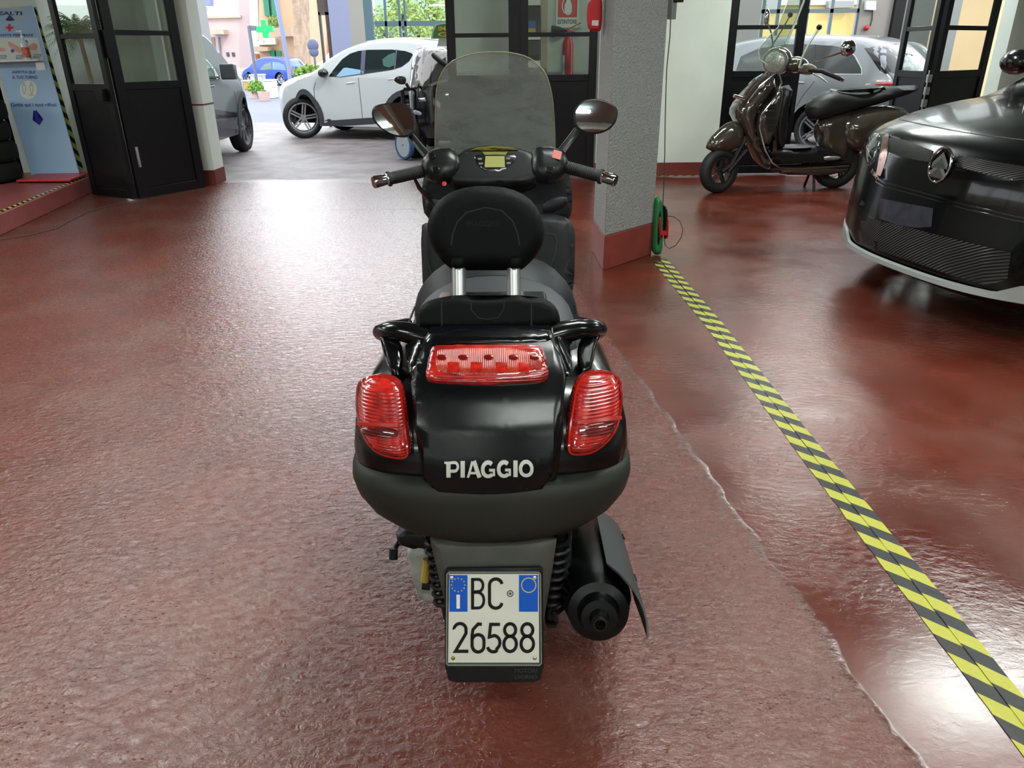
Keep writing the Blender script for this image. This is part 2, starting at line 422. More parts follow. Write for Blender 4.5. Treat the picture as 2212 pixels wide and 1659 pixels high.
# left wall with a wide window
b = B().box((-8.2, -8, 0), (-8, 1, 3.2)).box((-8.2, 1, 0), (-8, 8.0, .9)).box((-8.2, 1, 2.7), (-8, 8.0, 3.2)).box((-8.2, 8.0, 0), (-8, 9.2, 3.2)); obj('wall_left', b, PLAS, kind='structure')
b = B()
for y in (1, 2.75, 4.5, 6.25, 7.95): b.box((-8.14, y, .9), (-8.06, y + .05, 2.7))
b.box((-8.14, 1, .9), (-8.06, 8, .96)).box((-8.14, 1, 2.64), (-8.06, 8, 2.7)); obj('window_1', b, DMET, kind='structure')
# front wall (with the openings), left part
b = B().box((-9, 8.72, 0), (-5.55, 9.1, 3.2)).box((-5.16, 8.72, 0), (-4.94, 8.95, 3.2)).box((-5.55, 8.72, 2.6), (-4.6, 9.1, 3.2)).box((-5.55, 8.95, 0), (-4.6, 9.1, .9)); obj('wall_front_left', b, PLASL, kind='structure')
b = B().box((-5.6, 8.72, 0), (-5.16, 9.05, 3.2)); obj('wall_front_strip', b, PLASL, kind='structure')
b = B().box((-4.45, 8.9, 0), (-3.52, 9.1, 3.2)); obj('wall_front_infill', b, PLASL, kind='structure')
b = B().box((-3.52, 8.78, .16), (-3.40, 9.1, 3.2)); obj('wall_front_jamb', b, PLASL, kind='structure', bevel=.004)
b = B().box((-3.525, 8.775, 0), (-3.395, 9.1, .16)).box((-3.525, 8.775, .86), (-3.395, 9.1, .875)); obj('baseboard_front_jamb', b, REDB, kind='structure')
# front wall, middle and right
b = B().box((1.02, 9.15, 0), (2.46, 9.4, 3.2)).box((-3.5, 9.15, 2.75), (1.02, 9.4, 3.2)).box((2.46, 9.15, 2.75), (8.8, 9.4, 3.2)).box((5.62, 9.15, 0), (8.8, 9.4, 2.75)); obj('wall_front', b, PLASL, kind='structure')
b = B().box((1.0, 9.13, 0), (2.46, 9.15, .15)).box((5.62, 9.13, 0), (8.8, 9.15, .15)); obj('baseboard_front', b, REDB, kind='structure')
# wall seen through the closed middle doors
b = B().box((-.66, 9.95, 0), (1.9, 10.1, 3.2)); obj('wall_behind_doors', b, PLAS, kind='structure')
# pillar
pil = [(0.634, 4.962), (1.035, 5.378), (1.02, 5.90), (0.617, 5.505)]
ROUGH = mat('roughcast_plaster', '8f918e', .85, bump=(75, .9, .014), var=(110, .16))
b = B().prism([(x, y, .235) for x, y in pil], (0, 0, 2.97)); obj('pillar', b, ROUGH, kind='structure', bevel=.006)
cx = sum(p[0] for p in pil) / 4; cy = sum(p[1] for p in pil) / 4
b = B().prism([(cx + (x - cx) * 1.012, cy + (y - cy) * 1.012, 0) for x, y in pil], (0, 0, .235)); obj('baseboard_pillar', b, mat('red_pillar_paint', '78332a', .6, var=(8, .15), bump=(50, .3, .004)), kind='structure', bevel=.004)
# raised platform on the left
PA, PB_ = FL(0, 510), FL(200, 415); dr = (PB_ - PA).normalized()
PQ0 = PA - dr * 3.2; PQ1 = PB_ + dr * .3
b = B().prism([(PQ0.x, PQ0.y, 0), (PQ1.x, PQ1.y, 0), (PQ1.x, 8.72, 0), (-8, 8.72, 0), (-8, PQ0.y, 0)], (0, 0, .165)); obj('floor_platform', b, mat('platform_paint', '8a4a48', .35, var=(3, .12), bump=(20, .3, .004)), kind='structure', bevel=.006)

# ---------------------------------------------------------------- glazed metal doors
def gdoor(p, q, z1=2.6, low=1.15, bars=(1.6,), st=.075, name='door_1', glass=PANE, bot=.01):
    """metal door leaf from floor point p to q: lower sheet panel, glass above divided by bars"""
    p, q = V(p), V(q); d = (q - p); w = d.length; d.normalize(); n = V((d.y, -d.x, 0)); up = V((0, 0, 1))
    def bx(b, a0, a1, z0, z_, t0, t1): c = p + d * (a0 + a1) / 2 + n * (t0 + t1) / 2 + up * ((z0 + z_) / 2); b.obox(c, d * (a1 - a0) / 2, n * (t1 - t0) / 2, up * (z_ - z0) / 2)
    b = B(); bx(b, 0, st, bot, z1, -.022, .022); bx(b, w - st, w, bot, z1, -.022, .022)
    bx(b, st, w - st, bot, bot + .09, -.02, .02); bx(b, st, w - st, low - .07, low, -.02, .02); bx(b, st, w - st, z1 - .08, z1, -.02, .02)
    for z in bars: bx(b, st, w - st, z - .022, z + .022, -.018, .018)
    o = obj(name, b, DMET, kind='structure', bevel=.003)
    OFF[o.name] = V((0, 0, 0))
    b = B(); bx(b, st, w - st, bot + .09, low - .07, -.006, .006); obj('door_panel', b, DMET, o)
    # raised moulding line around the sheet panel
    b = B(); k = .035
    bx(b, st + .005, w - st - .005, bot + .10, bot + .112, -.014, .014); bx(b, st + .005, w - st - .005, low - .092, low - .08, -.014, .014); obj('panel_moulding', b, DMET, o)
    b = B(); bx(b, st, w - st, low, z1 - .08, -.003, .003); obj('door_glass', b, glass, o)
    return o, (p, d, n, w)
hp = FL(205, 422); fo = FL(293, 432); en = FL(443, 405)
d1, g1 = gdoor(hp, fo, name='door_1', low=1.12, bars=(1.55,), st=.07)
d2, g2 = gdoor(fo + V((.02, .03, 0)), en, name='door_2', low=1.13, bars=(1.58,), st=.10, glass=PANEW)
p, d, n, w = g1
b = B().obox(p + d * (w - .11) + n * .05 + V((0, 0, 1.02)), d * .05, n * .03, V((0, 0, .055))); obj('lock_box', b, DMET, d1, bevel=.004)
p, d, n, w = g2
b = B().obox(p + d * .07 + n * .03 + V((0, 0, .42)), d * .012, n * .012, V((0, 0, .10))); obj('bolt_handle', b, ALU, d2, bevel=.003)
b = B()
for z0, z_ in ((1.35, 1.6), (1.9, 2.3)): b.obox(p + n * .02 + V((0, 0, (z0 + z_) / 2)) - d * .01, d * .014, n * .014, V((0, 0, (z_ - z0) / 2)))
obj('hinge', b, DMET, d2)
# middle pair, closed
d3, g3 = gdoor((-.70, 9.2, 0), (.10, 9.2, 0), name='door_3', low=1.13, bars=(1.545,), st=.10)
d4, g4 = gdoor((.13, 9.2, 0), (1.0, 9.2, 0), name='door_4', low=1.13, bars=(1.545,), st=.09)
b = B().box((.098, 9.19, .02), (.132, 9.21, 2.6)); obj('trim_2', b, DMET, kind='structure')
# right leaf and the folded one
d5, g5 = gdoor((2.46, 9.2, 0), (3.33, 9.2, 0), name='door_5', low=1.15, bars=(1.60,), st=.10)
d6, g6 = gdoor(A(2010, 180, 8.35) * V((1, 1, 0)), (5.30, 8.95, 0), name='door_6', low=1.15, bars=(1.56,), st=.10)
p, d, n, w = g6
d7, g7 = gdoor(p + V((-.03, .02, 0)), p + V((-.03, .72, 0)), name='door_7', low=1.15, bars=(1.56,), st=.08)
b = B()
for z in (.72, .84, .96, 1.08): b.obox(p + V((-.035, -.02, z)), (.022, 0, 0), (0, .022, 0), (0, 0, .038))
b.cyl(p + V((-.06, -.045, .66)), p + V((-.06, -.045, 1.16)), .008); obj('hinge_stack', b, ALU, d6, bevel=.003)
# ================================================================ THE MAXI SCOOTER
CX = -.042
SGL = mat('scooter_gloss_black', '07080a', .2, coat=.25, spec=.35, bump=(40, .02, .002), rvar=.05)
SMT = mat('scooter_panel_black', '06080a', .26, spec=.32, bump=(700, .10, .001), rvar=.06)
SPL = mat('scooter_grey_plastic', '262722', .55, spec=.2, bump=(500, .12, .001), var=(5, .15), rvar=.1)
SDK = mat('scooter_dark_plastic', '1c1e20', .5, spec=.2, bump=(500, .12, .001), var=(6, .1))
VIN = mat('seat_vinyl', '1a1c1f', .5, spec=.25, bump=(700, .16, .001))
VIN2 = mat('backrest_foam_skin', '07090a', .6, spec=.12, bump=(900, .10, .001))
sc = thing('maxi_scooter', (CX, 1.6, 0), 'black maxi scooter with padded backrest and tall windscreen, seen from behind', 'scooter')
SX = sc
def sring(z, w, yb, yf, D, n=2.6, cx=CX, k=22, tilt=0.0):
    r = []
    for i in range(k + 1):
        t = math.pi * i / k; c, s = math.cos(t), math.sin(t)
        r.append(V((cx + w * math.copysign(abs(c) ** (2 / n), c), yb + D * (1 - abs(s) ** (2 / n)), z + tilt * (1 - abs(s) ** (2 / n)))))
    r += [V((cx - w * .97, yf, z)), V((cx, yf, z)), V((cx + w * .97, yf, z))]
    return r
# lower rear body (glossy shell that carries the tail lights)
body = B()
lv = [(.56, .245, 1.235, .10), (.60, .262, 1.20, .12), (.64, .268, 1.182, .13), (.68, .272, 1.182, .14), (.72, .270, 1.195, .16), (.75, .262, 1.215, .18), (.775, .245, 1.24, .20), (.795, .215, 1.27, .22), (.805, .17, 1.30, .22), (.81, .12, 1.33, .22)]
body.loft([sring(z, w, yb, 1.60, D, 3.0) for z, w, yb, D in lv])
obj('rear_body', body, SGL, SX, ang=50)
tower = B()
lv = [(.58, .118, 1.19, .02), (.64, .120, 1.166, .02), (.70, .128, 1.168, .02), (.76, .137, 1.192, .025), (.80, .138, 1.222, .03), (.835, .134, 1.262, .03), (.862, .128, 1.31, .03), (.876, .124, 1.35, .03), (.882, .118, 1.39, .03)]
tower.loft([sring(z, w, yb, 1.62, D, 6.0) for z, w, yb, D in lv])
obj('tail_fairing', tower, SGL, SX, ang=50)
allb = B(); allb.add(body.v, body.f); allb.add(tower.v, tower.f); BV = bvh(allb); TV = bvh(tower)
cast = onmesh(BV, 1.5)
# smooth fitted surface behind the tail, used to lay panels, lamps and writing on
def tail_y(x, z):
    u = (x - CX); prof = [(.52, 1.195), (.58, 1.170), (.64, 1.156), (.70, 1.158), (.76, 1.182), (.80, 1.212), (.835, 1.252), (.862, 1.30), (.876, 1.34), (.90, 1.40)]
    for (z0, y0), (z1, y1) in zip(prof, prof[1:]):
        if z <= z1 or z1 == .90: t = (z - z0) / (z1 - z0); return y0 + (y1 - y0) * t + .6 * u * u
def ontail(off=0.0):
    def f(px, py):
        y = 1.2
        for _ in range(14):
            p = A(px, py, y); y = y * .4 + .6 * tail_y(p.x, p.z)
        p = A(px, py, y)
        e = .01; n = V((-(tail_y(p.x + e, p.z) - tail_y(p.x - e, p.z)) / (2 * e), 1, -(tail_y(p.x, p.z + e) - tail_y(p.x, p.z - e)) / (2 * e))).normalized()
        return p - n * off, -n
    return f
pan = [(918, 735), (926, 723), (1182, 714), (1192, 722), (1204, 760), (1224, 812), (1221, 826), (1205, 940), (1190, 1050), (1120, 1060), (1056, 1064), (985, 1062), (923, 1056), (905, 950), (887, 831), (892, 810), (905, 770)]
b = B(); pillow(b, pan, ontail(.002), .010, .004, 8, 22, 26, sm=1); obj('centre_panel', b, SMT, SX, ang=45)
# upper raised hood above the brake lamp
b = B(); pillow(b, [(921, 722), (1186, 713), (1199, 745), (1170, 752), (1056, 752), (950, 752), (912, 758)], ontail(.006), .012, .004, 10, 16, 6); obj('panel_lip', b, SGL, SX, ang=45)
LENS = mat('red_lamp_lens', 'd01410', .08, coat=1.0, bump=(120, .05, .002)); LENS.node_tree.nodes['Principled BSDF'].inputs['Emission Color'].default_value = lin('c81208'); LENS.node_tree.nodes['Principled BSDF'].inputs['Emission Strength'].default_value = 0.0
def lensmat(name, a, c, ribs, freq, rough=.12):
    m = bpy.data.materials.new(name); m.use_nodes = True; N = m.node_tree.nodes; L = m.node_tree.links; p = N['Principled BSDF']
    tc = N.new('ShaderNodeTexCoord'); w = N.new('ShaderNodeTexWave'); w.wave_type = 'BANDS'; w.bands_direction = ribs; w.inputs['Scale'].default_value = freq; w.inputs['Distortion'].default_value = .6
    L.new(tc.outputs['Object'], w.inputs['Vector'])
    nz = N.new('ShaderNodeTexNoise'); nz.inputs['Scale'].default_value = 28; nz.inputs['Detail'].default_value = 3; L.new(tc.outputs['Object'], nz.inputs['Vector'])
    r = N.new('ShaderNodeValToRGB'); r.color_ramp.elements[0].color = lin(a); r.color_ramp.elements[1].color = lin(c); r.color_ramp.elements[0].position = .35; r.color_ramp.elements[1].position = .65
    L.new(nz.outputs['Fac'], r.inputs[0]); L.new(r.outputs[0], p.inputs['Base Color'])
    bp = N.new('ShaderNodeBump'); bp.inputs['Strength'].default_value = .55; bp.inputs['Distance'].default_value = .002; L.new(w.outputs['Fac'], bp.inputs['Height']); L.new(bp.outputs[0], p.inputs['Normal'])
    p.inputs['Roughness'].default_value = .25; p.inputs['Coat Weight'].default_value = 1; p.inputs['Coat Roughness'].default_value = .03; p.inputs['Subsurface Weight'].default_value = .2; p.inputs['Subsurface Scale'].default_value = .01
    return m
LR = lensmat('ribbed_red_lens', '7e0c09', 'bc2018', 'Z', 60); LD = lensmat('dark_red_lens', '4a0807', '6a100d', 'Z', 60); LO = lensmat('orange_red_lens', '8e180a', 'b83416', 'X', 90)
brake = [(933, 760), (925, 800), (921, 819), (928, 832), (981, 838), (1056, 839), (1132, 835), (1174, 831), (1185, 819), (1180, 791), (1171, 764), (1156, 758), (1056, 757), (951, 758)]
b = B(); pillow(b, brake, ontail(.012), .012, .006, 9, 22, 12); bl = obj('brake_lamp', b, LR, SX, ang=60)
b = B(); pillow(b, [(945, 768), (1160, 767), (1170, 800), (1172, 815), (1130, 824), (1056, 826), (985, 825), (936, 814), (938, 790)], ontail(.0225), .003, .002, 6, 14, 8); obj('reflector_insert', b, LO, bl, label='orange red patterned reflector insert')
for x in (958, 1003, 1056, 1108, 1152): pillow(b := B(), [(x - 11, 787), (x, 784), (x + 11, 787), (x + 9, 794), (x, 796), (x - 9, 794)], ontail(.0262), .001, .001, 3, 4); obj('bulb_cup', b, mat('dark_red_cup', '6a0f0a', .15, coat=1), bl, label='dark oval bulb cup')
for x in (982, 1030, 1082, 1130): pillow(b := B(), [(x - 12, 800), (x + 12, 800), (x + 11, 819), (x - 11, 819)], ontail(.0262), .0005, .0005, 3, 4, sm=0); obj('bulb_facet', b, mat('bright_red_facet', 'a81c10', .2, coat=1, var=(160, .5)), bl)
# side lamps are domed on the body shell
Lp = [(814, 807), (791, 813), (779, 825), (776, 849), (776, 876), (781, 909), (791, 939), (809, 966), (836, 981), (870, 987), (885, 984), (888, 972), (880, 909), (874, 855), (867, 828), (851, 813), (830, 807)]
Rp = [(1298, 798), (1319, 801), (1334, 816), (1338, 846), (1337, 885), (1325, 927), (1304, 954), (1276, 974), (1246, 979), (1227, 977), (1222, 966), (1225, 921), (1233, 873), (1240, 831), (1255, 808), (1276, 799)]
def side_y(x, z):
    u = abs(x - CX) / .272; u = min(u, .9999); D = .15
    prof = [(.56, 1.235), (.60, 1.20), (.64, 1.182), (.68, 1.178), (.72, 1.186), (.75, 1.205), (.775, 1.225), (.80, 1.25), (.84, 1.31)]
    y = prof[0][1]
    for (z0, y0), (z1, y1) in zip(prof, prof[1:]):
        if z <= z1 or z1 == .84: y = y0 + (y1 - y0) * (z - z0) / (z1 - z0); break
    return y + D * (1 - (1 - u ** 3.0) ** (1 / 3.0)) + max(0, abs(x - CX) - .24) * 1.2
def onside(off=0.0):
    def f(px, py):
        y = 1.25
        for _ in range(24):
            p = A(px, py, y); y = y * .6 + .4 * min(side_y(p.x, p.z), 1.36)
        p = A(px, py, y); s = 1 if p.x > CX else -1
        n = V((-s * .35, 1, -.12)).normalized(); return p - n * off, -n
    return f
for poly, s in ((Lp, -1), (Rp, 1)):
    q = sum(p[0] for p in poly) / len(poly)
    b = B(); pillow(b, poly, onside(.002), .022, .03, 30, 12, 20); tl = obj('tail_lamp', b, LR, SX, ang=70)
    ys = [p[1] for p in poly]
    if s < 0: low = [(786, 905), (874, 909), (880, 965), (868, 974), (838, 968), (812, 951), (796, 928)]; dk = [(789, 912), (873, 915), (875, 937), (799, 933)]
    else: low = [(1236, 903), (1330, 893), (1320, 925), (1300, 947), (1270, 965), (1240, 970), (1231, 960)]; dk = [(1242, 910), (1316, 897), (1318, 915), (1306, 930), (1240, 938)]
    b = B(); pillow(b, dk, onside(.0235), .002, .002, 8, 8, 6); obj('lower_reflector', b, LD, tl, label='darker red lower section')
    b = B(); ribbon(b, [low[0], low[1]], 7, onside(.0245), .0012, sub=6); obj('lens_divider', b, mat('pale_red_rib', 'a02a20', .2, coat=1), tl)
    b = B(); ribbon(b, smooth_poly([((x - q) * .985 + q, (y - 893) * .985 + 893) for x, y in poly], 1), 4, onside(.006), .006, closed=True); obj('lens_rim', b, mat('lens_rim_red', '9a1c14', .12, coat=1), tl)
# maker's lettering in pale grey, heavy strokes
b = B(); f = ontail(.0135); T = .0012
def stroke(pts, w, cl=False): ribbon(b, pts, w, f, T, closed=cl, sub=3 if len(pts) < 6 else 1)
def arc(cx, cy, rx, ry, a0, a1, n=14): return [(cx + rx * math.cos(math.radians(a0 + (a1 - a0) * i / n)), cy + ry * math.sin(math.radians(a0 + (a1 - a0) * i / n))) for i in range(n + 1)]
stroke([(971.5, 994), (971.5, 1023)], 9); stroke([(963, 996), (976, 996)], 4); stroke([(976, 996)] + arc(984, 1003, 7.5, 7.5, -90, 90, 8) + [(976, 1010.5)], 5)
stroke([(1001.5, 993), (1001.5, 1023)], 9)
stroke([(1012.5, 1023), (1022, 994)], 5); stroke([(1025, 993), (1037, 1023)], 8.5); stroke([(1017, 1014), (1032, 1014)], 4)
stroke(arc(1055, 1008, 11.5, 12.5, -48, -320, 20), 7.5); stroke([(1057, 1009), (1069.5, 1009)], 4.5); stroke([(1067, 1009), (1067, 1020)], 5)
stroke(arc(1088.5, 1007.5, 11.5, 12.5, -48, -320, 20), 7.5); stroke([(1090.5, 1008.5), (1103, 1008.5)], 4.5); stroke([(1100.5, 1008.5), (1100.5, 1019.5)], 5)
stroke([(1112.5, 992), (1112.5, 1022)], 9)
stroke(arc(1135, 1006.5, 12, 12.5, 0, 360, 26)[:-1], 7, True)
obj('lettering', b, mat('pale_decal', 'c6cac0', .4), SX, label='PIAGGIO lettering in pale grey')
# bumper
b = B()
lv = [(.660, .250, 1.19, .13, .0), (.658, .266, 1.165, .14, .012), (.650, .274, 1.152, .15, .02), (.625, .277, 1.144, .16, .02), (.595, .271, 1.142, .17, .018), (.565, .254, 1.144, .18, .012), (.54, .226, 1.152, .19, .01), (.522, .185, 1.168, .20, .005), (.512, .14, 1.19, .2, 0), (.512, .09, 1.22, .2, 0)]
b.loft([sring(z, w, yb, 1.60, D, 2.7, tilt=-t * 0) for z, w, yb, D, t in lv]); obj('rear_bumper', b, SPL, SX, ang=60)
# mudguard and number plate
b = B(); mg = plane3(A(930, 1165, 1.20), A(1195, 1165, 1.20), A(1066, 1400, 1.13))
pillow(b, [(925, 1150), (1205, 1150), (1196, 1200), (1183, 1300), (1160, 1400), (985, 1400), (962, 1300), (938, 1200)], onplane(mg), .012, .05, 26, 16, 16); obj('rear_mudguard', b, mat('mudguard_grey', '3a3b34', .55, var=(14, .25), bump=(300, .15, .001)), SX, ang=60)
pp = plane3(A(968, 1240, 1.150), A(1166, 1240, 1.150), A(1066, 1430, 1.098))
def pmap(off=0.0): return lambda u, v: (PL(u, v, pp) + pp[1] * off, pp[1])
b = B(); slab(b, [(966, 1229), (1168, 1226), (1173, 1233), (1174, 1440), (1167, 1469), (1150, 1474), (985, 1475), (969, 1470), (961, 1440), (960, 1236)], pmap(-.012), .012, 4); ph = obj('plate_holder', b, BLK, SX, bevel=.002)
b = B(); text(b, 'MOTORI', pmap(0), 1112, 1444, 48, 9, .0005); text(b, 'LIVORNO', pmap(0), 1112, 1458, 48, 8, .0005); obj('holder_lettering', b, mat('faded_print', '34373a', .5), ph)
b = B(); ribbon(b, [(970, 1235), (1163, 1235), (1167, 1239), (1169, 1430), (1165, 1434), (969, 1434), (965, 1430), (966, 1239)], 3, pmap(0), .006, closed=True); obj('plate_edge', b, mat('plate_edge_grey', '6f726a', .4), ph)
PW = mat('plate_white', 'cfd0c4', .35, var=(9, .05)); PB = mat('plate_blue', '0d52b4', .3); PK = mat('plate_black', '0c0c0d', .3)
pl = B(); slab(pl, [(970, 1239), (1164, 1239), (1165, 1430), (968, 1430)], pmap(.001), .0015, 2, sm=0); npl = obj('number_plate', pl, PW, SX)
for x0, x1 in ((971, 1010), (1121, 1162)): slab(b := B(), [(x0, 1241), (x1, 1241), (x1, 1320), (x0, 1320)], pmap(.0026), .0006, 1); obj('blue_band', b, PB, npl, label='blue band at the plate side')
b = B(); f = pmap(.0033); T = .0004
stroke([(990, 1283), (990, 1313)], 7.5)
obj('country_letter', b, WHT, npl)
b = B()
for k in range(12):
    x, y = 990 + 14.5 * math.cos(k * math.pi / 6), 1262 + 14.5 * math.sin(k * math.pi / 6); b = B(); stroke([(x - 1.4, y), (x + 1.4, y)], 2.6); obj('gold_star', b, mat('plate_gold', 'c9ab62', .4), npl)
b = B(); stroke(arc(1142, 1262.5, 15.5, 15.5, 0, 360, 28)[:-1], 2.2, True); obj('star_ring', b, mat('plate_gold', 'c9ab62', .4), npl)
b = B(); f = pmap(.0028); T = .0014; w = 6.5
stroke([(1021, 1249), (1021, 1312)], w); stroke([(1018, 1250), (1034, 1250)] + arc(1034, 1263, 9.5, 13, -75, 80, 8) + [(1021, 1277)], 5.6); stroke([(1021, 1278), (1034, 1278)] + arc(1034, 1295, 11.5, 16.5, -80, 85, 8) + [(1018, 1312)], 5.6)
stroke(arc(1071, 1262, 13.5, 13, -10, -180, 10) + [(1057.5, 1298)] + arc(1071, 1299, 13.5, 13, 180, 10, 10), w)
dg = [985, 1021, 1058, 1093, 1130]
def O8(x, y0, y1, r): return arc(x, y0 + r, r, r, 180, 360, 10) + arc(x, y1 - r, r, r, 0, 180, 10)
stroke([(982, 1357)] + arc(994, 1358, 13, 13, 190, 350, 10) + [(1007, 1366), (984, 1405), (1012, 1405)], w)
stroke([(1041, 1347), (1033, 1346)] + [(1022, 1358), (1020, 1370), (1020, 1394)] + arc(1033, 1394, 12.5, 12.5, 170, 0, 8) + arc(1033, 1381, 12.5, 12, 0, -170, 8), w)
stroke([(1080, 1347), (1060, 1347), (1057, 1374), (1068, 1371)] + arc(1067, 1386, 13, 15, -80, 60, 8) + arc(1066, 1394, 12.5, 12, 60, 170, 8), w)
for x in (1102, 1139):
    stroke(arc(x, 1359, 12, 13.5, 0, 360, 20)[:-1], w, True); stroke(arc(x, 1389, 13.5, 16.5, 0, 360, 22)[:-1], w, True)
obj('plate_characters', b, PK, npl, label='black characters BC 26588')
b = B(); f = pmap(.0027); T = .0004; stroke(arc(1102, 1281, 6.5, 6.5, 0, 360, 12)[:-1], 1.5, True)
for k in range(5): stroke([(1102, 1281), (1102 + 4.5 * math.cos(k * 1.257 - 1.57), 1281 + 4.5 * math.sin(k * 1.257 - 1.57))], 1.3)
obj('state_emblem', b, PK, npl)
for x, y, c in ((976, 1247, 'c8c8c0'), (1155, 1247, 'c8c8c0'), (979, 1420, '8d7a30'), (1155, 1420, 'a8a894')):
    b = B(); c0, n0 = pmap(.002)(x, y); b.lathe(c0, n0, [(0, .004), (.002, .0038), (.003, .002), (.0026, .0006)], 12, True); obj('plate_screw', b, mat('screw_' + c, c, .35, .7), npl)
# silencer
e0, e1 = A(1296, 1345, 1.14), A(1268, 1150, 1.72)
ax = (e1 - e0).normalized(); o = obj
b = B(); b.lathe(e0, ax, [(.0, .012), (.0, .017), (.022, .020), (.024, .036), (.05, .044), (.055, .062), (.085, .067), (.12, .070), (.13, .074), (.55, .074), (.62, .045), (.66, .02)], 36)
mf = obj('silencer', b, mat('silencer_black', '070708', .34, spec=.3, bump=(90, .08, .003), rvar=.1), SX, ang=40)
b = B(); b.lathe(e0 - ax * .012, ax, [(0, .011), (0, .013), (.03, .014), (.03, .009), (.005, .009)], 18); obj('tailpipe', b, mat('burnt_steel', '2a2a28', .4, .6), mf)
# heat shield: curved guard round the outer side
sx_ = V((1, 0, 0)); sx_ = (sx_ - ax * sx_.dot(ax)).normalized(); sz_ = sx_.cross(ax) * -1
if sz_.z < 0: sz_ = -sz_
b = B(); rows = []
for i in range(15):
    t = i / 14; h = .02 + .50 * t; a_hi = math.radians(78 if i > 1 else (62 if i else 40)); a_lo = math.radians(-14 if i > 4 else -8 - i * 1.5)
    row = []
    for r_ in (.088, .092):
        for k in range(11):
            a = a_hi + (a_lo - a_hi) * (k / 10 if r_ == .088 else 1 - k / 10); row.append(e0 + ax * (h - (.055 * (k / 10 if r_ == .088 else 1 - k / 10) if i == 0 else 0)) + (sx_ * math.cos(a) + sz_ * math.sin(a)) * r_)
    rows.append(row)
b.loft(rows); obj('heat_shield', b, mat('heat_shield_grey', '2d3234', .5, bump=(200, .1, .001)), mf, ang=40)
b = B(); q = e0 + ax * .17 + (sx_ * math.cos(.35) + sz_ * math.sin(.35)) * .09; b.lathe(q, sx_ * math.cos(.35) + sz_ * math.sin(.35), [(0, .008), (.004, .008), (.004, .003)], 12, True); obj('shield_bolt', b, BLK, mf); b = B()
q = e0 + ax * .47 + (sx_ * math.cos(.35) + sz_ * math.sin(.35)) * .09; b.lathe(q, sx_ * math.cos(.35) + sz_ * math.sin(.35), [(0, .008), (.006, .008), (.006, .003)], 12, True)
obj('shield_bolt', b, BLK, mf)
# rear wheel, shocks, gearbox
def wheel(parent, c, axis, rt, rw, rim=.62, spokes=5, name='wheel', rimm=None, w2=None, tyre=RUB):
    c, axis = V(c), V(axis).normalized(); hw = rw / 2
    b = B(); pr = [(-hw * .75, rt * rim), (-hw, rt * (rim + .08)), (-hw * 1.02, rt * .82), (-hw * .85, rt * .95), (-hw * .45, rt), (hw * .45, rt), (hw * .85, rt * .95), (hw * 1.02, rt * .82), (hw, rt * (rim + .08)), (hw * .75, rt * rim), (-hw * .75, rt * rim)]
    b.lathe(c, axis, pr, 40); ty = obj('tyre', b, tyre, parent, ang=50)
    b = B(); r = rt * rim; b.lathe(c, axis, [(-hw * .8, r * 1.02), (-hw * .8, r * .93), (-hw * .3, r * .88), (hw * .3, r * .88), (hw * .8, r * .93), (hw * .8, r * 1.02), (-hw * .8, r * 1.02)], 36)
    b.lathe(c, axis, [(-hw * .6, 0.001), (-hw * .6, r * .2), (hw * .6, r * .2), (hw * .6, 0.001)], 20)
    a0 = axis.orthogonal().normalized(); a1 = axis.cross(a0)
    for k in range(spokes):
        t = 2 * math.pi * k / spokes; d = a0 * math.cos(t) + a1 * math.sin(t); e = axis.cross(d)
        for q in (-1, 1) if spokes <= 5 else (0,): b.obox(c + axis * hw * .35 * (w2 or 1) + d * r * .55 + e * q * r * .09, d * r * .38, e * r * .05, axis * hw * .18)
    obj('rim', b, rimm or ALU, parent, ang=40)
wheel(SX, (CX + .01, 1.53, .285), (1, 0, 0), .285, .15, .6, 5, rimm=BLK)
for s, x0, x1 in ((-1, 944, 966), (1, 1206, 1192)):
    b = B(); t0, t1 = A(x0, 1150, 1.32), A(x1, 1310, 1.30)
    L_ = (t1 - t0); n = 90; hel = []
    a = L_.orthogonal().normalized(); c = L_.normalized().cross(a)
    for k in range(n + 1): hel.append(t0 + L_ * (k / n) + (a * math.cos(k * .62) + c * math.sin(k * .62)) * .026)
    b.tube(hel, .0055, 6); b.cyl(t0 - L_ * .1, t1 + L_ * .15, .013, n=12); obj('shock_absorber', b, BLK, SX)
b = B(); gp = plane((-.2, 1.40, .3), (0, -1, .25))
pillow(b, [(878, 1180), (912, 1178), (935, 1185), (950, 1230), (958, 1290), (950, 1302), (905, 1298), (892, 1250), (882, 1215)], onplane(gp), .012, .08, 8, 10, 12); obj('gearbox_case', b, mat('cast_aluminium', '9a9f98', .5, .3, var=(30, .3), bump=(90, .3, .003)), SX, ang=50)
b = B(); tube_px(b, [(924, 1208, 1.36), (918, 1255, 1.35)], .011); obj('brake_hose_sleeve', b, mat('yellow_sleeve', 'a08a3a', .5), SX)
b = B(); tube_px(b, [(912, 1262, 1.35), (930, 1264, 1.35)], .012); obj('hose_clip', b, BLK, SX)
b = B(); pillow(b, [(855, 1145), (935, 1150), (935, 1182), (905, 1186), (900, 1178), (868, 1180), (858, 1170)], onplane(plane((-.2, 1.36, .5), (0, -1, .2))), .01, .2, 8, 8); obj('air_box', b, BLK, SX)
b = B(); tube_px(b, [(862, 1172, 1.45), (856, 1180, 1.45), (852, 1192, 1.44)], .006); tube_px(b, [(850, 1184, 1.44), (850, 1208, 1.43)], .0105); obj('kick_lever', b, BLK, SX)
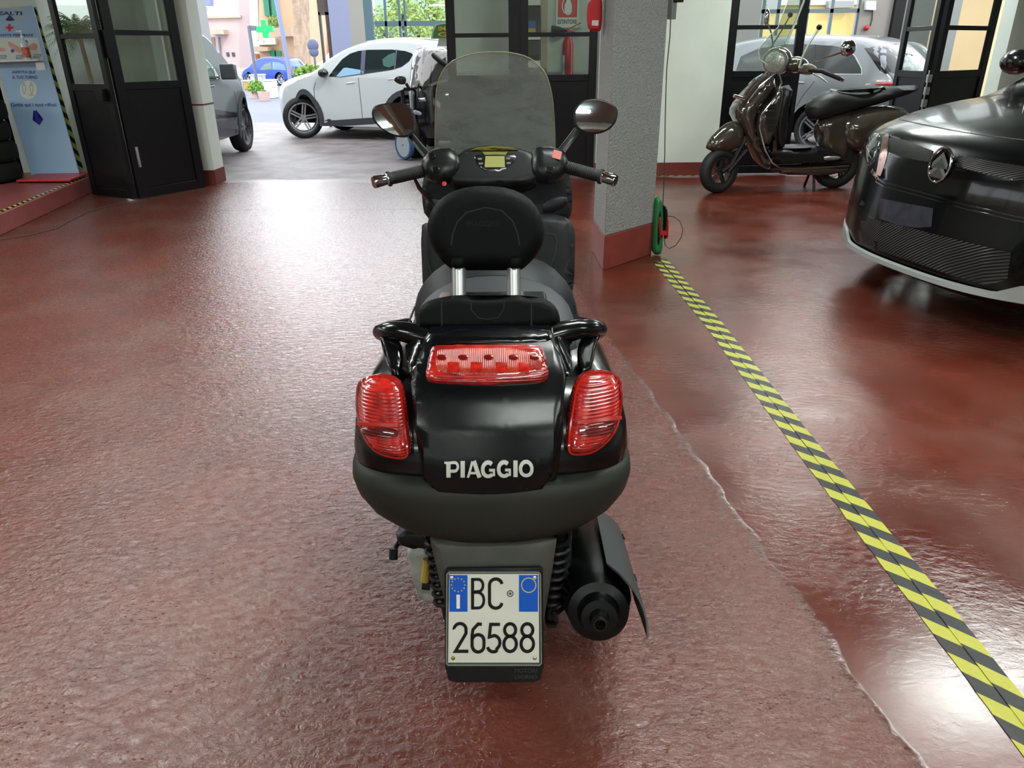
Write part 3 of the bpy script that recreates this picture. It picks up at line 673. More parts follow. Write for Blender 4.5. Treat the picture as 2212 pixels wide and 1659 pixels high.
b = B(); tube_px(b, [(1190, 1290, 1.35), (1192, 1345, 1.33)], .016); b.box(A(1180, 1330, 1.34) - V((0, 0, .0)), A(1202, 1350, 1.30)); tube_px(b, [(1195, 1338, 1.32), (1206, 1336, 1.32)], .01); obj('swing_arm', b, mat('dirty_black_steel', '151614', .6, bump=(90, .3, .003)), SX)
b = B(); b.box((CX - .10, 1.33, .30), (CX + .17, 1.40, .55)).box((CX - .12, 1.30, .46), (CX + .13, 1.9, .56)); obj('engine', b, mat('engine_black', '101110', .6, bump=(60, .4, .005)), SX, bevel=.01)
# middle body, floor boards, front wheel
b = B(); b.loft([[V((CX + w * cx_, y, z)) for cx_, z in ((-1, .24), (-1, zt - .10), (-.8, zt - .02), (-.4, zt), (.4, zt), (.8, zt - .02), (1, zt - .10), (1, .24))] for y, w, zt in ((1.5, .20, .78), (1.75, .205, .79), (2.0, .19, .72), (2.2, .17, .60), (2.35, .15, .62), (2.5, .16, .75), (2.58, .16, .8))]); obj('under_seat_body', b, SDK, SX, ang=50)
for s in (-1, 1): b = B().prism([(CX + s * .13, 1.95, .27), (CX + s * .215, 2.0, .27), (CX + s * .225, 2.45, .27), (CX + s * .13, 2.5, .27)], (0, 0, .05)); obj('floor_board', b, SDK, SX, bevel=.008)
wheel(SX, (CX, 2.93, .28), (1, 0, 0), .28, .12, .6, 5, rimm=BLK)
b = B(); b.cyl((CX - .08, 2.93, .28), (CX - .08, 2.75, .75), .022); b.cyl((CX + .08, 2.93, .28), (CX + .08, 2.75, .75), .022); obj('front_fork', b, BLK, SX)
b = B(); b.loft([[V((CX + .085 * math.cos(t) * q, 2.93 + (.30 + .012 * abs(math.sin(t))) * math.cos(a), .28 + (.30 + .02 * abs(math.sin(t))) * math.sin(a))) for t in [math.pi * k / 8 for k in range(9)] for q in (1,)] + [V((CX - .08, 2.93 + .285 * math.cos(a), .28 + .285 * math.sin(a))), V((CX + .08, 2.93 + .285 * math.cos(a), .28 + .285 * math.sin(a)))] for a in [math.radians(20 + 14 * k) for k in range(11)]]); obj('front_mudguard', b, SGL, SX, ang=50)
# front fairing seen from the rider's side
fp1 = plane((CX, 2.50, .9), (0, -1, .10)); fp2 = plane((CX, 2.44, .8), (0, -1, .25))
b = B(); pillow(b, [(925, 352), (1070, 345), (1222, 340), (1234, 400), (1237, 425), (1235, 462), (1226, 476), (1190, 486), (960, 492), (918, 470), (911, 430), (912, 395)], onplane(fp1), .02, .17, 16, 18, 10); fr = obj('front_fairing', b, SDK, SX, ang=50)
for po in ([(1165, 440), (1190, 422), (1222, 418), (1232, 428), (1230, 446), (1200, 462), (1168, 466)], [(915, 425), (960, 424), (985, 440), (985, 462), (940, 468), (918, 455)]): pillow(b := B(), po, onplane(fp1), .030, .0, 16, 8, 6); obj('glove_box_lid', b, SDK, SX, ang=50)
b = B(); pillow(b, [(908, 488), (922, 480), (980, 474), (1160, 464), (1214, 463), (1242, 486), (1242, 560), (1241, 606), (1234, 622), (1226, 700), (1100, 720), (925, 720), (914, 640)], onplane(fp2), .03, .12, 22, 18, 14); ls = obj('leg_shield', b, SDK, SX, ang=50)
b = B(); f = lambda u, v: (onplane(fp2)(u, v)[0] + fp2[1] * .0305, fp2[1]); T = .002
for gl_ in ([(1178, 505), (1196, 507), (1202, 520), (1198, 545), (1188, 575)], [(1228, 560), (1212, 600)], [(925, 560), (935, 595)], [(1215, 628), (1240, 610)]): b = B(); stroke(gl_, 3); obj('shield_groove', b, mat('groove_black', '0c0d0e', .6), ls)
for x, y in ((1234, 529), (916, 536), (1224, 413)): b = B(); stroke([(x - 3, y), (x + 3, y)], 6); obj('shield_screw', b, mat('groove_black'), ls)
# seats
def arch(y, w, z, cx=CX, n=17, low=.18, ex=2.6):
    r = []
    for k in range(n):
        t = math.pi * k / (n - 1); c, s = math.cos(t), math.sin(t); r.append(V((cx + w * math.copysign(abs(c) ** (2 / ex), c), y, z - low + low * abs(s) ** (2 / ex))))
    return r + [V((cx - w * .9, y, z - low - .02)), V((cx + w * .9, y, z - low - .02))]
b = B(); b.loft([arch(y, w, z, low=l, ex=2.2) for y, w, z, l in ((1.44, .165, .838, .05), (1.47, .19, .862, .09), (1.55, .200, .868, .12), (1.68, .205, .872, .13), (1.78, .200, .872, .13), (1.84, .185, .862, .12), (1.88, .17, .845, .1))]); st = obj('passenger_seat', b, mat('seat_vinyl_lit', '33353a', .5, bump=(700, .16, .001)), SX, ang=50)  # lighter copy of the seat vinyl, its lit top put into the colour
b = B(); b.loft([arch(y, w, z, low=l, ex=2.3) for y, w, z, l in ((1.80, .19, .87, .15), (1.84, .212, .893, .17), (1.88, .218, .902, .18), (1.93, .214, .895, .18), (1.97, .20, .86, .16), (2.02, .19, .82, .13), (2.15, .17, .79, .11), (2.28, .13, .79, .1), (2.36, .08, .78, .07))]); rs = obj('rider_seat', b, VIN, SX, ang=50)
for s in (-1, 1): b = B().tube([V((CX + s * .204, y, .79 - abs(y - 1.65) * .02)) for y in (1.5, 1.6, 1.7, 1.8)], .003, 6); obj('seat_piping', b, BLK, st)
# grab rails
for s in (-1, 1):
    m_ = lambda px: px if s < 0 else 2118 - px
    b = B(); pts = [(935, 733, 1.40), (905, 724, 1.405), (870, 716, 1.41), (842, 714, 1.42), (826, 717, 1.45), (822, 716, 1.52), (838, 708, 1.62), (880, 700, 1.70)]
    if s > 0: pts = [(x, y - 5, z) for x, y, z in pts]
    b.tube([A(m_(x), y, z) for x, y, z in pts], [.026, .025, .0215, .0205, .0195, .018, .016, .015], 16, flat=.95); gr = obj('grab_rail', b, SGL, SX, ang=60)
    b = B(); k = plane3(A(m_(822), 725, 1.42), A(m_(880), 735, 1.41), A(m_(850), 800, 1.34))
    yo = 0 if s < 0 else -5
    pillow(b, [(m_(x), y + yo) for x, y in ((818, 724), (850, 733), (868, 740), (872, 775), (866, 812), (842, 806), (836, 775), (828, 745))], onplane(k), .006, .03, 6, 6, 8); obj('rail_bracket', b, SGL, SX, ang=50)
    b = B(); k = plane3(A(m_(900), 735, 1.40), A(m_(925), 740, 1.36), A(m_(890), 830, 1.25))
    pillow(b, [(m_(x), y + yo) for x, y in ((880, 736), (912, 730), (926, 742), (908, 780), (892, 822), (884, 800), (890, 765))], onplane(k), .012, .03, 6, 6, 10); obj('fairing_flank', b, SGL, SX, ang=50)
# backrest: bracket cover, posts, pad
bp1 = plane((CX, 1.43, .89), (0, -1, .28))
b = B(); pillow(b, [(898, 693), (900, 672), (918, 653), (938, 645), (955, 643), (972, 641), (976, 638), (1009, 637), (1016, 642), (1060, 642), (1088, 641), (1097, 638), (1126, 637), (1134, 641), (1152, 642), (1170, 642), (1195, 655), (1208, 676), (1211, 701), (1180, 706), (1147, 709), (1056, 713), (958, 711), (925, 709), (901, 707)], onplane(bp1), .030, .04, 14, 26, 10); bc = obj('backrest_bracket', b, VIN2, SX, ang=60)
b = B(); f = lambda u, v: (PL(u, v, bp1) + bp1[1] * .0300, bp1[1]); T = .002
stroke([(957, 648), (958, 706)], 3); obj('bracket_seam', b, mat('seam_black', '08090a', .7), bc); b = B(); stroke([(1147, 646), (1147, 705)], 3); obj('bracket_seam', b, mat('seam_black'), bc); b = B(); stroke([(1019, 650), (1020, 668), (1034, 684), (1054, 688), (1076, 684), (1088, 668), (1090, 648)], 2.2); obj('bracket_seam', b, mat('seam_black', '08090a', .7), bc)
for x in (992, 1110):
    b = B(); b.cyl(A(x, 648, 1.455), A(x - 1, 560, 1.49), .0142, n=24); obj('backrest_post', b, ALU, SX, label='brushed silver post')
bk = plane((CX, 1.50, 1.04), (0, -1, .18))
pad = [(1048, 401), (1100, 406), (1140, 424), (1165, 455), (1176, 492), (1175, 520), (1163, 548), (1147, 562), (1137, 574), (1130, 581), (1122, 583), (1098, 583), (1086, 580), (1013, 580), (1006, 583), (978, 583), (970, 578), (962, 566), (940, 548), (926, 518), (922, 488), (930, 457), (950, 430), (980, 412), (1015, 403)]
b = B(); pillow(b, pad, onplane(bk), .030, .045, 34, 26, 20); bp = obj('backrest_pad', b, VIN2, SX, ang=70)
b = B(); f = lambda u, v: (PL(u, v, bk) + bk[1] * .0288, bk[1]); T = .0022
stroke([(977, 528), (980, 505), (990, 478), (1010, 458), (1050, 448), (1085, 455), (1108, 478), (1118, 505), (1122, 528)], 3); obj('pad_groove', b, mat('seam_black'), bp)
b = B(); text(b, 'PIAGGIO', lambda u, v: (PL(u, v, bk) + bk[1] * .0288, bk[1]), 1012, 476, 66, 12, .0022, .02); obj('embossed_lettering', b, mat('embossed_black', '0c0e10', .5, spec=.2), bp)
for x in (992, 1112): pillow(b := B(), [(x - 20, 545), (x + 20, 545), (x + 18, 582), (x - 18, 582)], onplane(bk), .034, .0, 12, 6, 6); obj('post_sleeve', b, VIN2, bp, ang=60)
# handlebar cover, pods, instruments
hp_ = plane((CX, 2.36, 1.05), (0, -1, .75))
cover = [(990, 334), (1003, 324), (1029, 317), (1068, 314), (1108, 317), (1147, 328), (1160, 340), (1172, 375), (1150, 398), (1068, 402), (985, 400), (965, 385), (975, 350)]
b = B(); pillow(b, cover, onplane(hp_), .012, .08, 10, 18, 10); hc = obj('handlebar_cover', b, BLK, SX, ang=60)
for po in ([(908, 357), (916, 340), (927, 329), (948, 322), (979, 321), (990, 332), (1000, 352), (992, 378), (968, 396), (936, 392), (918, 382)], [(1152, 326), (1163, 317), (1200, 320), (1220, 334), (1230, 353), (1223, 373), (1208, 390), (1176, 397), (1150, 385), (1142, 352)]):
    b = B(); pillow(b, po, onplane(hp_), .034, .05, 30, 12, 12); obj('switch_pod', b, mat('pod_black', '0e1012', .34, spec=.35), SX, ang=60)
f = lambda u, v: (PL(u, v, hp_) + hp_[1] * .0125, hp_[1])
b = B(); pillow(b, [(1024, 345), (1030, 338), (1110, 338), (1116, 345), (1106, 362), (1092, 372), (1068, 376), (1048, 373), (1034, 364)], lambda u, v: f(u, v), .003, .001, 6, 10, 6); ip = obj('instrument_panel', b, mat('panel_black', '090a0b', .25, coat=.5), SX)
b = B(); slab(b, [(1049, 343), (1090, 343), (1091, 367), (1047, 367)], lambda u, v: (f(u, v)[0] + hp_[1] * .003, hp_[1]), .0008, 1); obj('display', b, mat('lcd_olive', '8f9050', .3, coat=.4), ip, label='olive green display')
b = B(); slab(b, [(1042, 333), (1097, 333), (1092, 340), (1068, 338), (1048, 340)], lambda u, v: (f(u, v)[0] + hp_[1] * .001, hp_[1]), .001, 4); obj('panel_strip', b, mat('olive_strip', '6e6e34', .3), ip); b = B()
slab(b, [(1016, 330), (1030, 324), (1068, 320), (1104, 323), (1120, 329), (1104, 327), (1068, 324), (1032, 328)], f, .002, 8); obj('warning_light_strip', b, mat('smoked_yellow', '5e5a26', .2, coat=.6), hc)
for x, y in ((1037, 349), (1039, 359), (1098, 348), (1099, 358)): slab(b := B(), [(x - 5, y - 2), (x + 5, y - 2), (x + 4, y + 2), (x - 4, y + 2)], lambda u, v: (f(u, v)[0] + hp_[1] * .003, hp_[1]), .0008, 1); obj('panel_button', b, mat('grey_print', '5a5f60', .5), ip)
fpod = lambda u, v: (PL(u, v, hp_) + hp_[1] * .034, hp_[1])
b = B(); slab(b, [(1195, 336), (1213, 341), (1208, 358), (1191, 353)], fpod, .002, 1); obj('warning_sticker', b, mat('faded_red_sticker', 'b8625a', .4), SX, label='faded red square sticker')
for po in ([(928, 345), (940, 342), (944, 353), (930, 357)], [(936, 375), (950, 372), (953, 383), (938, 387)], [(1180, 372), (1196, 374), (1193, 386), (1178, 384)]): slab(b := B(), po, fpod, .004, 1); obj('switch_button', b, BLKG, SX, bevel=.001)
b = B(); c0 = A(960, 398, 2.30); b.lathe(c0, (0, -1, .5), [(0, .007), (.006, .007), (.007, .003)], 14, True); obj('red_button', b, mat('red_knob', 'b02020', .4), SX)
for s, g0, g1, c1 in ((-1, (930, 366, 2.38), (838, 387, 2.31), (806, 396, 2.29)), (1, (1212, 358, 2.38), (1300, 382, 2.31), (1331, 391, 2.29))):
    g0, g1, c1 = A(*g0), A(*g1), A(*c1); d = (g1 - g0).normalized(); L_ = (g1 - g0).length
    b = B(); prof = [(0, .021), (.012, .021), (.013, .0185)]
    for k in range(16): prof += [(.02 + k * (L_ - .035) / 16, .0195), (.02 + (k + .5) * (L_ - .035) / 16, .0178)]
    prof += [(L_ - .006, .0185), (L_ - .006, .0225), (L_, .0225), (L_, .008)]
    b.lathe(g0, d, prof, 18); gp_ = obj('grip', b, RUB, SX)
    b = B(); LL = (c1 - g1).length; b.lathe(g1, d, [(0, .0175), (.004, .0175), (.006, .016), (LL - .004, .019), (LL, .017), (LL, .004)], 22, True); obj('bar_end', b, CHR, gp_, label='chrome bar end')
for pts in ([(930, 368, 2.42), (895, 384, 2.44), (905, 405, 2.46), (930, 435, 2.47), (940, 448, 2.47)],):
    b = B(); tube_px(b, pts, .007, 8); obj('brake_lever', b, BLKG, SX)
b = B(); tube_px(b, [(1215, 350, 2.44), (1255, 362, 2.46), (1290, 376, 2.46)], .006, 8); obj('brake_lever', b, BLKG, SX)
# mirrors
ML = [(804, 237), (814, 227), (848, 222), (877, 224), (890, 237), (898, 258), (897, 282), (885, 294), (867, 297), (840, 290), (819, 274), (805, 256)]
MR = [(1239, 243), (1249, 224), (1273, 214), (1299, 215), (1323, 225), (1334, 237), (1332, 258), (1320, 277), (1297, 288), (1270, 290), (1252, 282), (1241, 269)]
for po, tg, st0, st1 in ((ML, V((-1.9, -1.2, 3.2)), (884, 290, 2.60), (925, 338, 2.47)), (MR, V((1.6, -1.6, 3.2)), (1248, 280, 2.60), (1210, 330, 2.47))):
    cx_ = sum(p[0] for p in po) / 12; cy_ = sum(p[1] for p in po) / 12; c0 = A(cx_, cy_, 2.58)
    n = ((CAM - c0).normalized() + (tg - c0).normalized()).normalized(); k = (c0, n)
    kb = (c0, V((0, -1, .12)).normalized())
    b = B(); pillow(b, [((x - cx_) * 1.03 + cx_, (y - cy_) * 1.03 + cy_) for x, y in po], onplane(k), .004, .035, 22, 14, 10, sm=2); mh = obj('mirror_housing', b, BLK, SX, ang=60)
    b = B(); pts, fs, bd, ds = grid2d(smooth_poly([((x - cx_) * .93 + cx_, (y - cy_) * .93 + cy_) for x, y in po], 2), 14, 10)
    b.add([PL(x, y, k) + n * (.0062 - .5 * (PL(x, y, k) - c0).length ** 2 / 0.9) for x, y in pts], fs); obj('mirror_glass', b, mat('mirror_silver', 'd4d6d4', .03, 1), mh, ang=80)
    b = B(); q0, q1 = A(*st0), A(*st1); b.tube([q0 + V((0, .015, 0)), q0 * .6 + q1 * .4, q1], [.0125, .0145, .016], 12, flat=.6); obj('mirror_arm', b, BLK, mh)
# windscreen
def ws_y(x, z): return 2.70 - .42 * (z - 1.05) - 1.6 * (x - CX) ** 2
def onws(px, py):
    y = 2.65
    for _ in range(8): p = A(px, py, y); y = ws_y(p.x, p.z)
    n = V((-3.2 * (x_ := p.x - CX), -1, -.42)).normalized(); return p, n
wsp = [(940, 310), (940, 226), (944, 181), (959, 147), (981, 129), (1011, 118), (1042, 113), (1084, 112), (1111, 115), (1138, 122), (1161, 137), (1179, 158), (1190, 192), (1196, 235), (1199, 300), (1199, 330), (1160, 345), (1068, 350), (985, 345), (940, 335)]
b = B(); pts, fs, bd, ds = grid2d(smooth_poly(wsp, 1), 22, 20); b.add([onws(x, y)[0] for x, y in pts], fs)
WSG = glassmat('scratched_windscreen', 'eef2ec', haze=.44, hazecol='a4aaa4', scratches=True, refl=.6, rough=.08)
obj('windscreen', b, WSG, SX, label='tall clear windscreen, hazy with scratches', ang=80)
b = B(); line = smooth_poly(wsp, 1); b.tube([onws(x, y)[0] for x, y in line] + [onws(*line[0])[0]], .0022, 6, cap=False); obj('windscreen_edge', b, glassmat('windscreen_edge_gloss', 'c9c8b4', haze=.45, hazecol='c8c2a8'), SX)
# nose of the scooter beyond the handlebars
b = B(); b.loft([[V((CX + w * math.cos(t), y, zc + h * math.sin(t))) for t in [2 * math.pi * k / 20 for k in range(20)]] for y, w, h, zc in ((2.62, .225, .20, .84), (2.72, .235, .2, .83), (2.85, .20, .19, .8), (2.98, .13, .14, .77), (3.04, .05, .06, .75))]); obj('nose_fairing', b, SGL, SX, ang=60)
# ================================================================ LAMP FIXTURES, TAPE, SMALL THINGS INDOORS
for i, (lx, ly) in enumerate(LAMPS):
    row = 'left' if lx < 0 else ('middle' if lx < 2 else 'right')
    t = thing('ceiling_light', (lx, ly, 3.2), 'white batten light on the ceiling, %s row, %s' % (row, {4.1: 'above the dark car', 3.0: 'beside the right wall', 5.0: 'left of the big windscreen', 8.2: 'over the folding door', -1.5: 'second from the back wall', -1.0: 'nearest the back wall', 2.6: 'third from the entrance wall', 2.2: 'in the middle of the room', 6.2: 'just before the entrance', 6.6: 'just before the middle doors', 6.4: 'just before the folding door', -5.2: 'deep at the back', -5.4: 'deepest at the back'}[ly] + (' above the platform' if lx < -5 else '')), 'ceiling light', 'ceiling tube lights')
    b = B().box((lx - .62, ly - .05, 3.13), (lx + .62, ly + .05, 3.2)); obj('lamp_body', b, WHT, t, bevel=.004)
    b = B().cyl((lx - .58, ly, 3.11), (lx + .58, ly, 3.11), .014, n=12); obj('tube', b, mat('lit_tube', 'ffffff', .5, emit=18), t)
# hazard tape: two parallel strips stuck to the floor, black and yellow stripes
def tapemat(name, per, skew, yel='aeac38', off=0.0):
    m = bpy.data.materials.new(name); m.use_nodes = True; N = m.node_tree.nodes; L = m.node_tree.links; p = N['Principled BSDF']
    uv = N.new('ShaderNodeUVMap'); s = N.new('ShaderNodeSeparateXYZ'); L.new(uv.outputs[0], s.inputs[0])
    def mt(op, a, c):
        n = N.new('ShaderNodeMath'); n.operation = op
        for k, q in enumerate((a, c)):
            if isinstance(q, (int, float)): n.inputs[k].default_value = q
            else: L.new(q, n.inputs[k])
        return n.outputs[0]
    u = mt('ADD', mt('DIVIDE', mt('ADD', s.outputs[0], mt('MULTIPLY', s.outputs[1], skew)), per), off)
    g = mt('GREATER_THAN', mt('FRACT', u, 0), .5)
    tc = N.new('ShaderNodeTexCoord'); nz = N.new('ShaderNodeTexNoise'); nz.inputs['Scale'].default_value = 26; nz.inputs['Detail'].default_value = 8; nz.inputs['Roughness'].default_value = .7; L.new(tc.outputs['Object'], nz.inputs['Vector'])
    mx = N.new('ShaderNodeMix'); mx.data_type = 'RGBA'; L.new(g, mx.inputs[0]); mx.inputs[6].default_value = lin('1c1d1c'); mx.inputs[7].default_value = lin(yel)
    w = N.new('ShaderNodeMapRange'); w.inputs[1].default_value = .66; w.inputs[2].default_value = .72; w.inputs[4].default_value = .6; L.new(nz.outputs['Fac'], w.inputs[0])
    m2 = N.new('ShaderNodeMix'); m2.data_type = 'RGBA'; L.new(w.outputs[0], m2.inputs[0]); L.new(mx.outputs[2], m2.inputs[6]); m2.inputs[7].default_value = lin('4a3a2c'); L.new(m2.outputs[2], p.inputs['Base Color'])
    bp = N.new('ShaderNodeBump'); bp.inputs['Strength'].default_value = .8; bp.inputs['Distance'].default_value = .004; L.new(nz.outputs['Fac'], bp.inputs['Height']); L.new(bp.outputs[0], p.inputs['Normal'])
    p.inputs['Roughness'].default_value = .27
    return m
def tape(pts, w, m, label, group, z=.002, nrm=(0, 0, 1), jag=.0015):
    """strip along a polyline, uv in metres"""
    vs = []; uv = []; fs = []; d = 0; pts = [V(p) for p in pts]; P2 = []
    for i in range(len(pts) - 1):
        n = max(1, int((pts[i + 1] - pts[i]).length / .04))
        P2 += [pts[i].lerp(pts[i + 1], k / n) for k in range(n)]
    P2.append(pts[-1]); nrm = V(nrm)
    for i, p in enumerate(P2):
        t = (P2[min(i + 1, len(P2) - 1)] - P2[max(i - 1, 0)]).normalized(); sd = t.cross(nrm).normalized()
        if i: d += (p - P2[i - 1]).length
        for s in (-1, 1): vs.append(p + sd * s * (w / 2 + random.uniform(-jag, jag)) + nrm * z); uv.append((d, s * w / 2))
    b = B(); b.add(vs, [(2 * i, 2 * i + 1, 2 * i + 3, 2 * i + 2) for i in range(len(P2) - 1)])
    me = bpy.data.meshes.new('hazard_tape'); off = vs[0].copy(); me.from_pydata([v - off for v in vs], [], b.f); me.materials.append(m)
    ul = me.uv_layers.new(name='uv')
    for lp in me.loops: ul.data[lp.index].uv = uv[lp.vertex_index]
    o = bpy.data.objects.new('hazard_tape', me); COL.objects.link(o); o.location = off
    md = o.modifiers.new('thickness', 'SOLIDIFY'); md.thickness = .0008; md.offset = 1
    return props(o, label, 'tape', group)
TM1 = tapemat('hazard_tape_left', .128, 1.0); TM2 = tapemat('hazard_tape_right', .128, 1.0, off=.08)
tape([(1.038, 5.16, 0), (1.086, 3.84, 0), (1.089, 2.4, 0), (1.103, 1.6, 0), (1.108, 1.0, 0), (1.11, .5, 0)], .050, TM1, 'left strip of the yellow and black tape running forward from the rough pillar', 'floor hazard tape', .001)
tape([(1.100, 5.24, 0), (1.137, 3.84, 0), (1.140, 2.4, 0), (1.154, 1.6, 0), (1.157, 1.0, 0), (1.16, .5, 0)], .052, TM2, 'right strip of the yellow and black tape running forward from the rough pillar', 'floor hazard tape', .003)
TM3 = tapemat('hazard_tape_wall', .10, 1.2, 'b9b84a')
tape([(1.06, 9.10, 0), (2.44, 9.10, 0)], .045, TM3, 'thin yellow edging tape on the red floor along the foot of the white wall', None)
e0_, e1_ = V((PQ0.x, PQ0.y, .165)), V((PQ1.x, PQ1.y, .165))
tape([e0_ + V((-.03, 0, 0)), e1_ + V((-.03, -.1, 0))], .045, TM3, 'yellow and black tape along the edge of the raised platform', None)
tape([A(72, 15, 8.715), A(176, 366, 8.715)], .05, tapemat('hazard_tape_upright', .13, 1.0, 'a09c4a'), 'worn upright hazard tape on the white strip of wall beside the sanitiser stand', None, nrm=(0, -1, 0))
# sanitiser stand leaning back against the wall strip
ss = thing('sanitiser_stand', FL(110, 378, .165), 'tall light blue sanitiser stand with printed Italian instructions on a red base', 'stand')
spn = plane3(A(65, 378, 8.38), A(170, 372, 8.40), A(70, 12, 8.62))
def sm_(off): return lambda u, v: (PL(u, v, spn) + spn[1] * off, spn[1])
BLU = mat('stand_light_blue', '8fb0cc', .4, var=(1.5, .04)); NAVY = mat('print_navy', '1e2a74', .5); PALE = mat('print_pale', 'c6cfc4', .5)
b = B(); slab(b, [(-42, 20), (70, 12), (171, 374), (68, 378)], sm_(-.01), .012, 2); pn = obj('panel', b, BLU, ss)
b = B(); slab(b, [(-38, 82), (83, 82), (96, 138), (-22, 140)], sm_(.003), .002, 2); ad = obj('instruction_card', b, PALE, ss)
SKIN = mat('print_skin', 'c79a86', .5)
for po in ([(18, 88), (30, 96), (44, 103), (46, 116), (36, 112), (24, 104), (18, 96)], [(60, 100), (78, 91), (83, 107), (66, 109)], [(-5, 102), (10, 104), (14, 110), (-2, 112)]): slab(b := B(), po, sm_(.006), .0005, 3, sm=1); obj('hand_print', b, SKIN, ad)
for x, y in ((57, 91), (28, 110)): slab(b := B(), arc(x, y, 4, 4, 0, 360, 12)[:-1], sm_(.006), .0006, 2); obj('number_dot', b, mat('print_violet', '4a4a90', .5), ad)
for x0, x1, dy in ((36, 48, 0), (74, 89, -2), (-2, 14, 0)): b = B(); ribbon(b, [(x0, 120 + dy), (x1, 120 + dy), (x1, 123.5 + dy), (x0, 123.5 + dy), (x0, 127 + dy), (x1, 127 + dy)], 1.1, sm_(.006), .0004); obj('small_print', b, NAVY, ad)
b = B(); text(b, 'IGIENIZZANTE PER MANI', sm_(.004), -39, 73, 110, 6, .0006, .015); obj('heading', b, NAVY, ss)
b = B(); text(b, 'ASPETTA QUI', sm_(.004), 26, 153, 50, 7, .0006, .02); text(b, 'IL TUO TURNO', sm_(.004), 28, 163.5, 53, 7, .0006, .02); obj('waiting_text', b, NAVY, ss)
b = B(); text(b, 'Getta qui i tuoi rifiuti', sm_(.004), 24, 222, 98, 10.5, .0006, .015); obj('bin_text', b, NAVY, ss)
b = B(); slab(b, [(72.5, 239), (80, 239), (85, 257), (94, 258), (86, 270.5), (71, 260), (78, 258)], sm_(.004), .0006, 3); obj('arrow', b, mat('arrow_blue', '1c1c86', .5), ss)
b = B(); slab(b, [(62 + 19 * math.cos(t) * (1 + .0 * t), 194 + 20 * math.sin(t)) for t in [2 * math.pi * k / 28 for k in range(28)]], sm_(.004), .0005, 4); ci = obj('distance_circle', b, PALE, ss)
b = B()
for x in (52, 68): ribbon(b, [(x, 184), (x + 4, 186), (x + 4, 194), (x + 2, 203), (x, 203), (x - 2, 194), (x - 3, 186)], .8, sm_(.006), .0003, closed=True); ribbon(b, arc(x, 181, 2, 2.4, 0, 360, 8)[:-1], .8, sm_(.006), .0003, closed=True)
text(b, '1 metro', sm_(.006), 60, 203.5, 15, 3, .0003); obj('people_symbol', b, mat('print_grey', '70746c', .5), ci)
b = B(); ribbon(b, arc(12, 25, 42, 8, 190, 350, 12), 1.8, sm_(.004), .0005); obj('logo_arc', b, mat('logo_yellow', 'cfc83a', .5), ss)
b = B(); text(b, 'ALLEALTI', sm_(.004), -38, 25, 86, 8, .0006, .03); slab(b, [(12, 44), (20, 33), (26, 36), (32, 44), (26, 45), (21, 40), (17, 45)], sm_(.004), .0006, 2); obj('logo_text', b, mat('logo_dark', '22244a', .5), ss)
b = B(); text(b, 'AUTO', sm_(.004), 33, 39, 18, 5.5, .0006, .02); obj('logo_small_text', b, mat('logo_yellow', 'cfc83a', .5), ss)
b = B(); f = sm_(.004); T = .0006; stroke([(21, 52), (21, 68)], 5.5); stroke([(13, 60), (29, 60)], 5.5); obj('red_cross', b, mat('cross_red', 'c42a38', .4), ss)
b = B(); base = plane3(A(35, 384, 8.30), A(170, 374, 8.36), A(70, 12, 8.62))
p0_, p1_ = FL(32, 386, .19), FL(172, 388, .19); b.prism([FL(34, 389, .20), FL(150, 388, .20), FL(192, 373, .20), FL(84, 373, .20)], (0, 0, -.02)); obj('base_plate', b, mat('base_red', 'b2222a', .35), ss, bevel=.004)
b = B(); b.prism([FL(60, 386, .18), FL(146, 385, .18), FL(176, 376, .18), FL(88, 376, .18)], (0, 0, -.012)); obj('base_foot', b, BLK, ss)
shp = plane((0, 8.5, 1.1), (0, -.2, 1))
b = B(); s0, s1 = sm_(.0)(-26, 139)[0], sm_(.0)(97, 135)[0]; dd = (s1 - s0); b.prism([s0, s1, s1 + spn[1] * .13, s0 + spn[1] * .13], (0, 0, .012)); obj('bottle_shelf', b, ALU, ss)
b = B(); b.prism([s0.lerp(s1, .84), s1, s1 + V((0, 0, -.075)), s0.lerp(s1, .84) + V((0, 0, -.075))], spn[1] * .015); obj('shelf_bracket', b, ALU, ss)
bo = s0.lerp(s1, .77) + spn[1] * .06 + V((0, 0, .013)); bt = thing('sanitiser_bottle', bo, 'clear pump bottle of hand gel with an orange label on the stand shelf', 'bottle')
b = B(); b.lathe(bo, (0, 0, 1), [(0, .034), (.004, .037), (.15, .037), (.18, .03), (.20, .013), (.215, .013), (.215, .001)], 24); obj('bottle_body', b, mat('clear_gel_plastic', 'c9dbe0', .08, coat=1), bt)
b = B(); b.lathe(bo, (0, 0, 1), [(.03, .0378), (.13, .0378)], 24); obj('bottle_label', b, mat('orange_label', 'c4664a', .4, var=(40, .6)), bt)
b = B(); b.lathe(bo, (0, 0, 1), [(.215, .016), (.24, .014), (.245, .005), (.275, .005), (.275, .012), (.29, .010), (.29, .001)], 16); b.bar(bo + V((0, 0, .282)), bo + V((-.04, -.02, .278)), .012, .01); obj('pump', b, mat('pump_white', 'e8ecec', .3), bt)
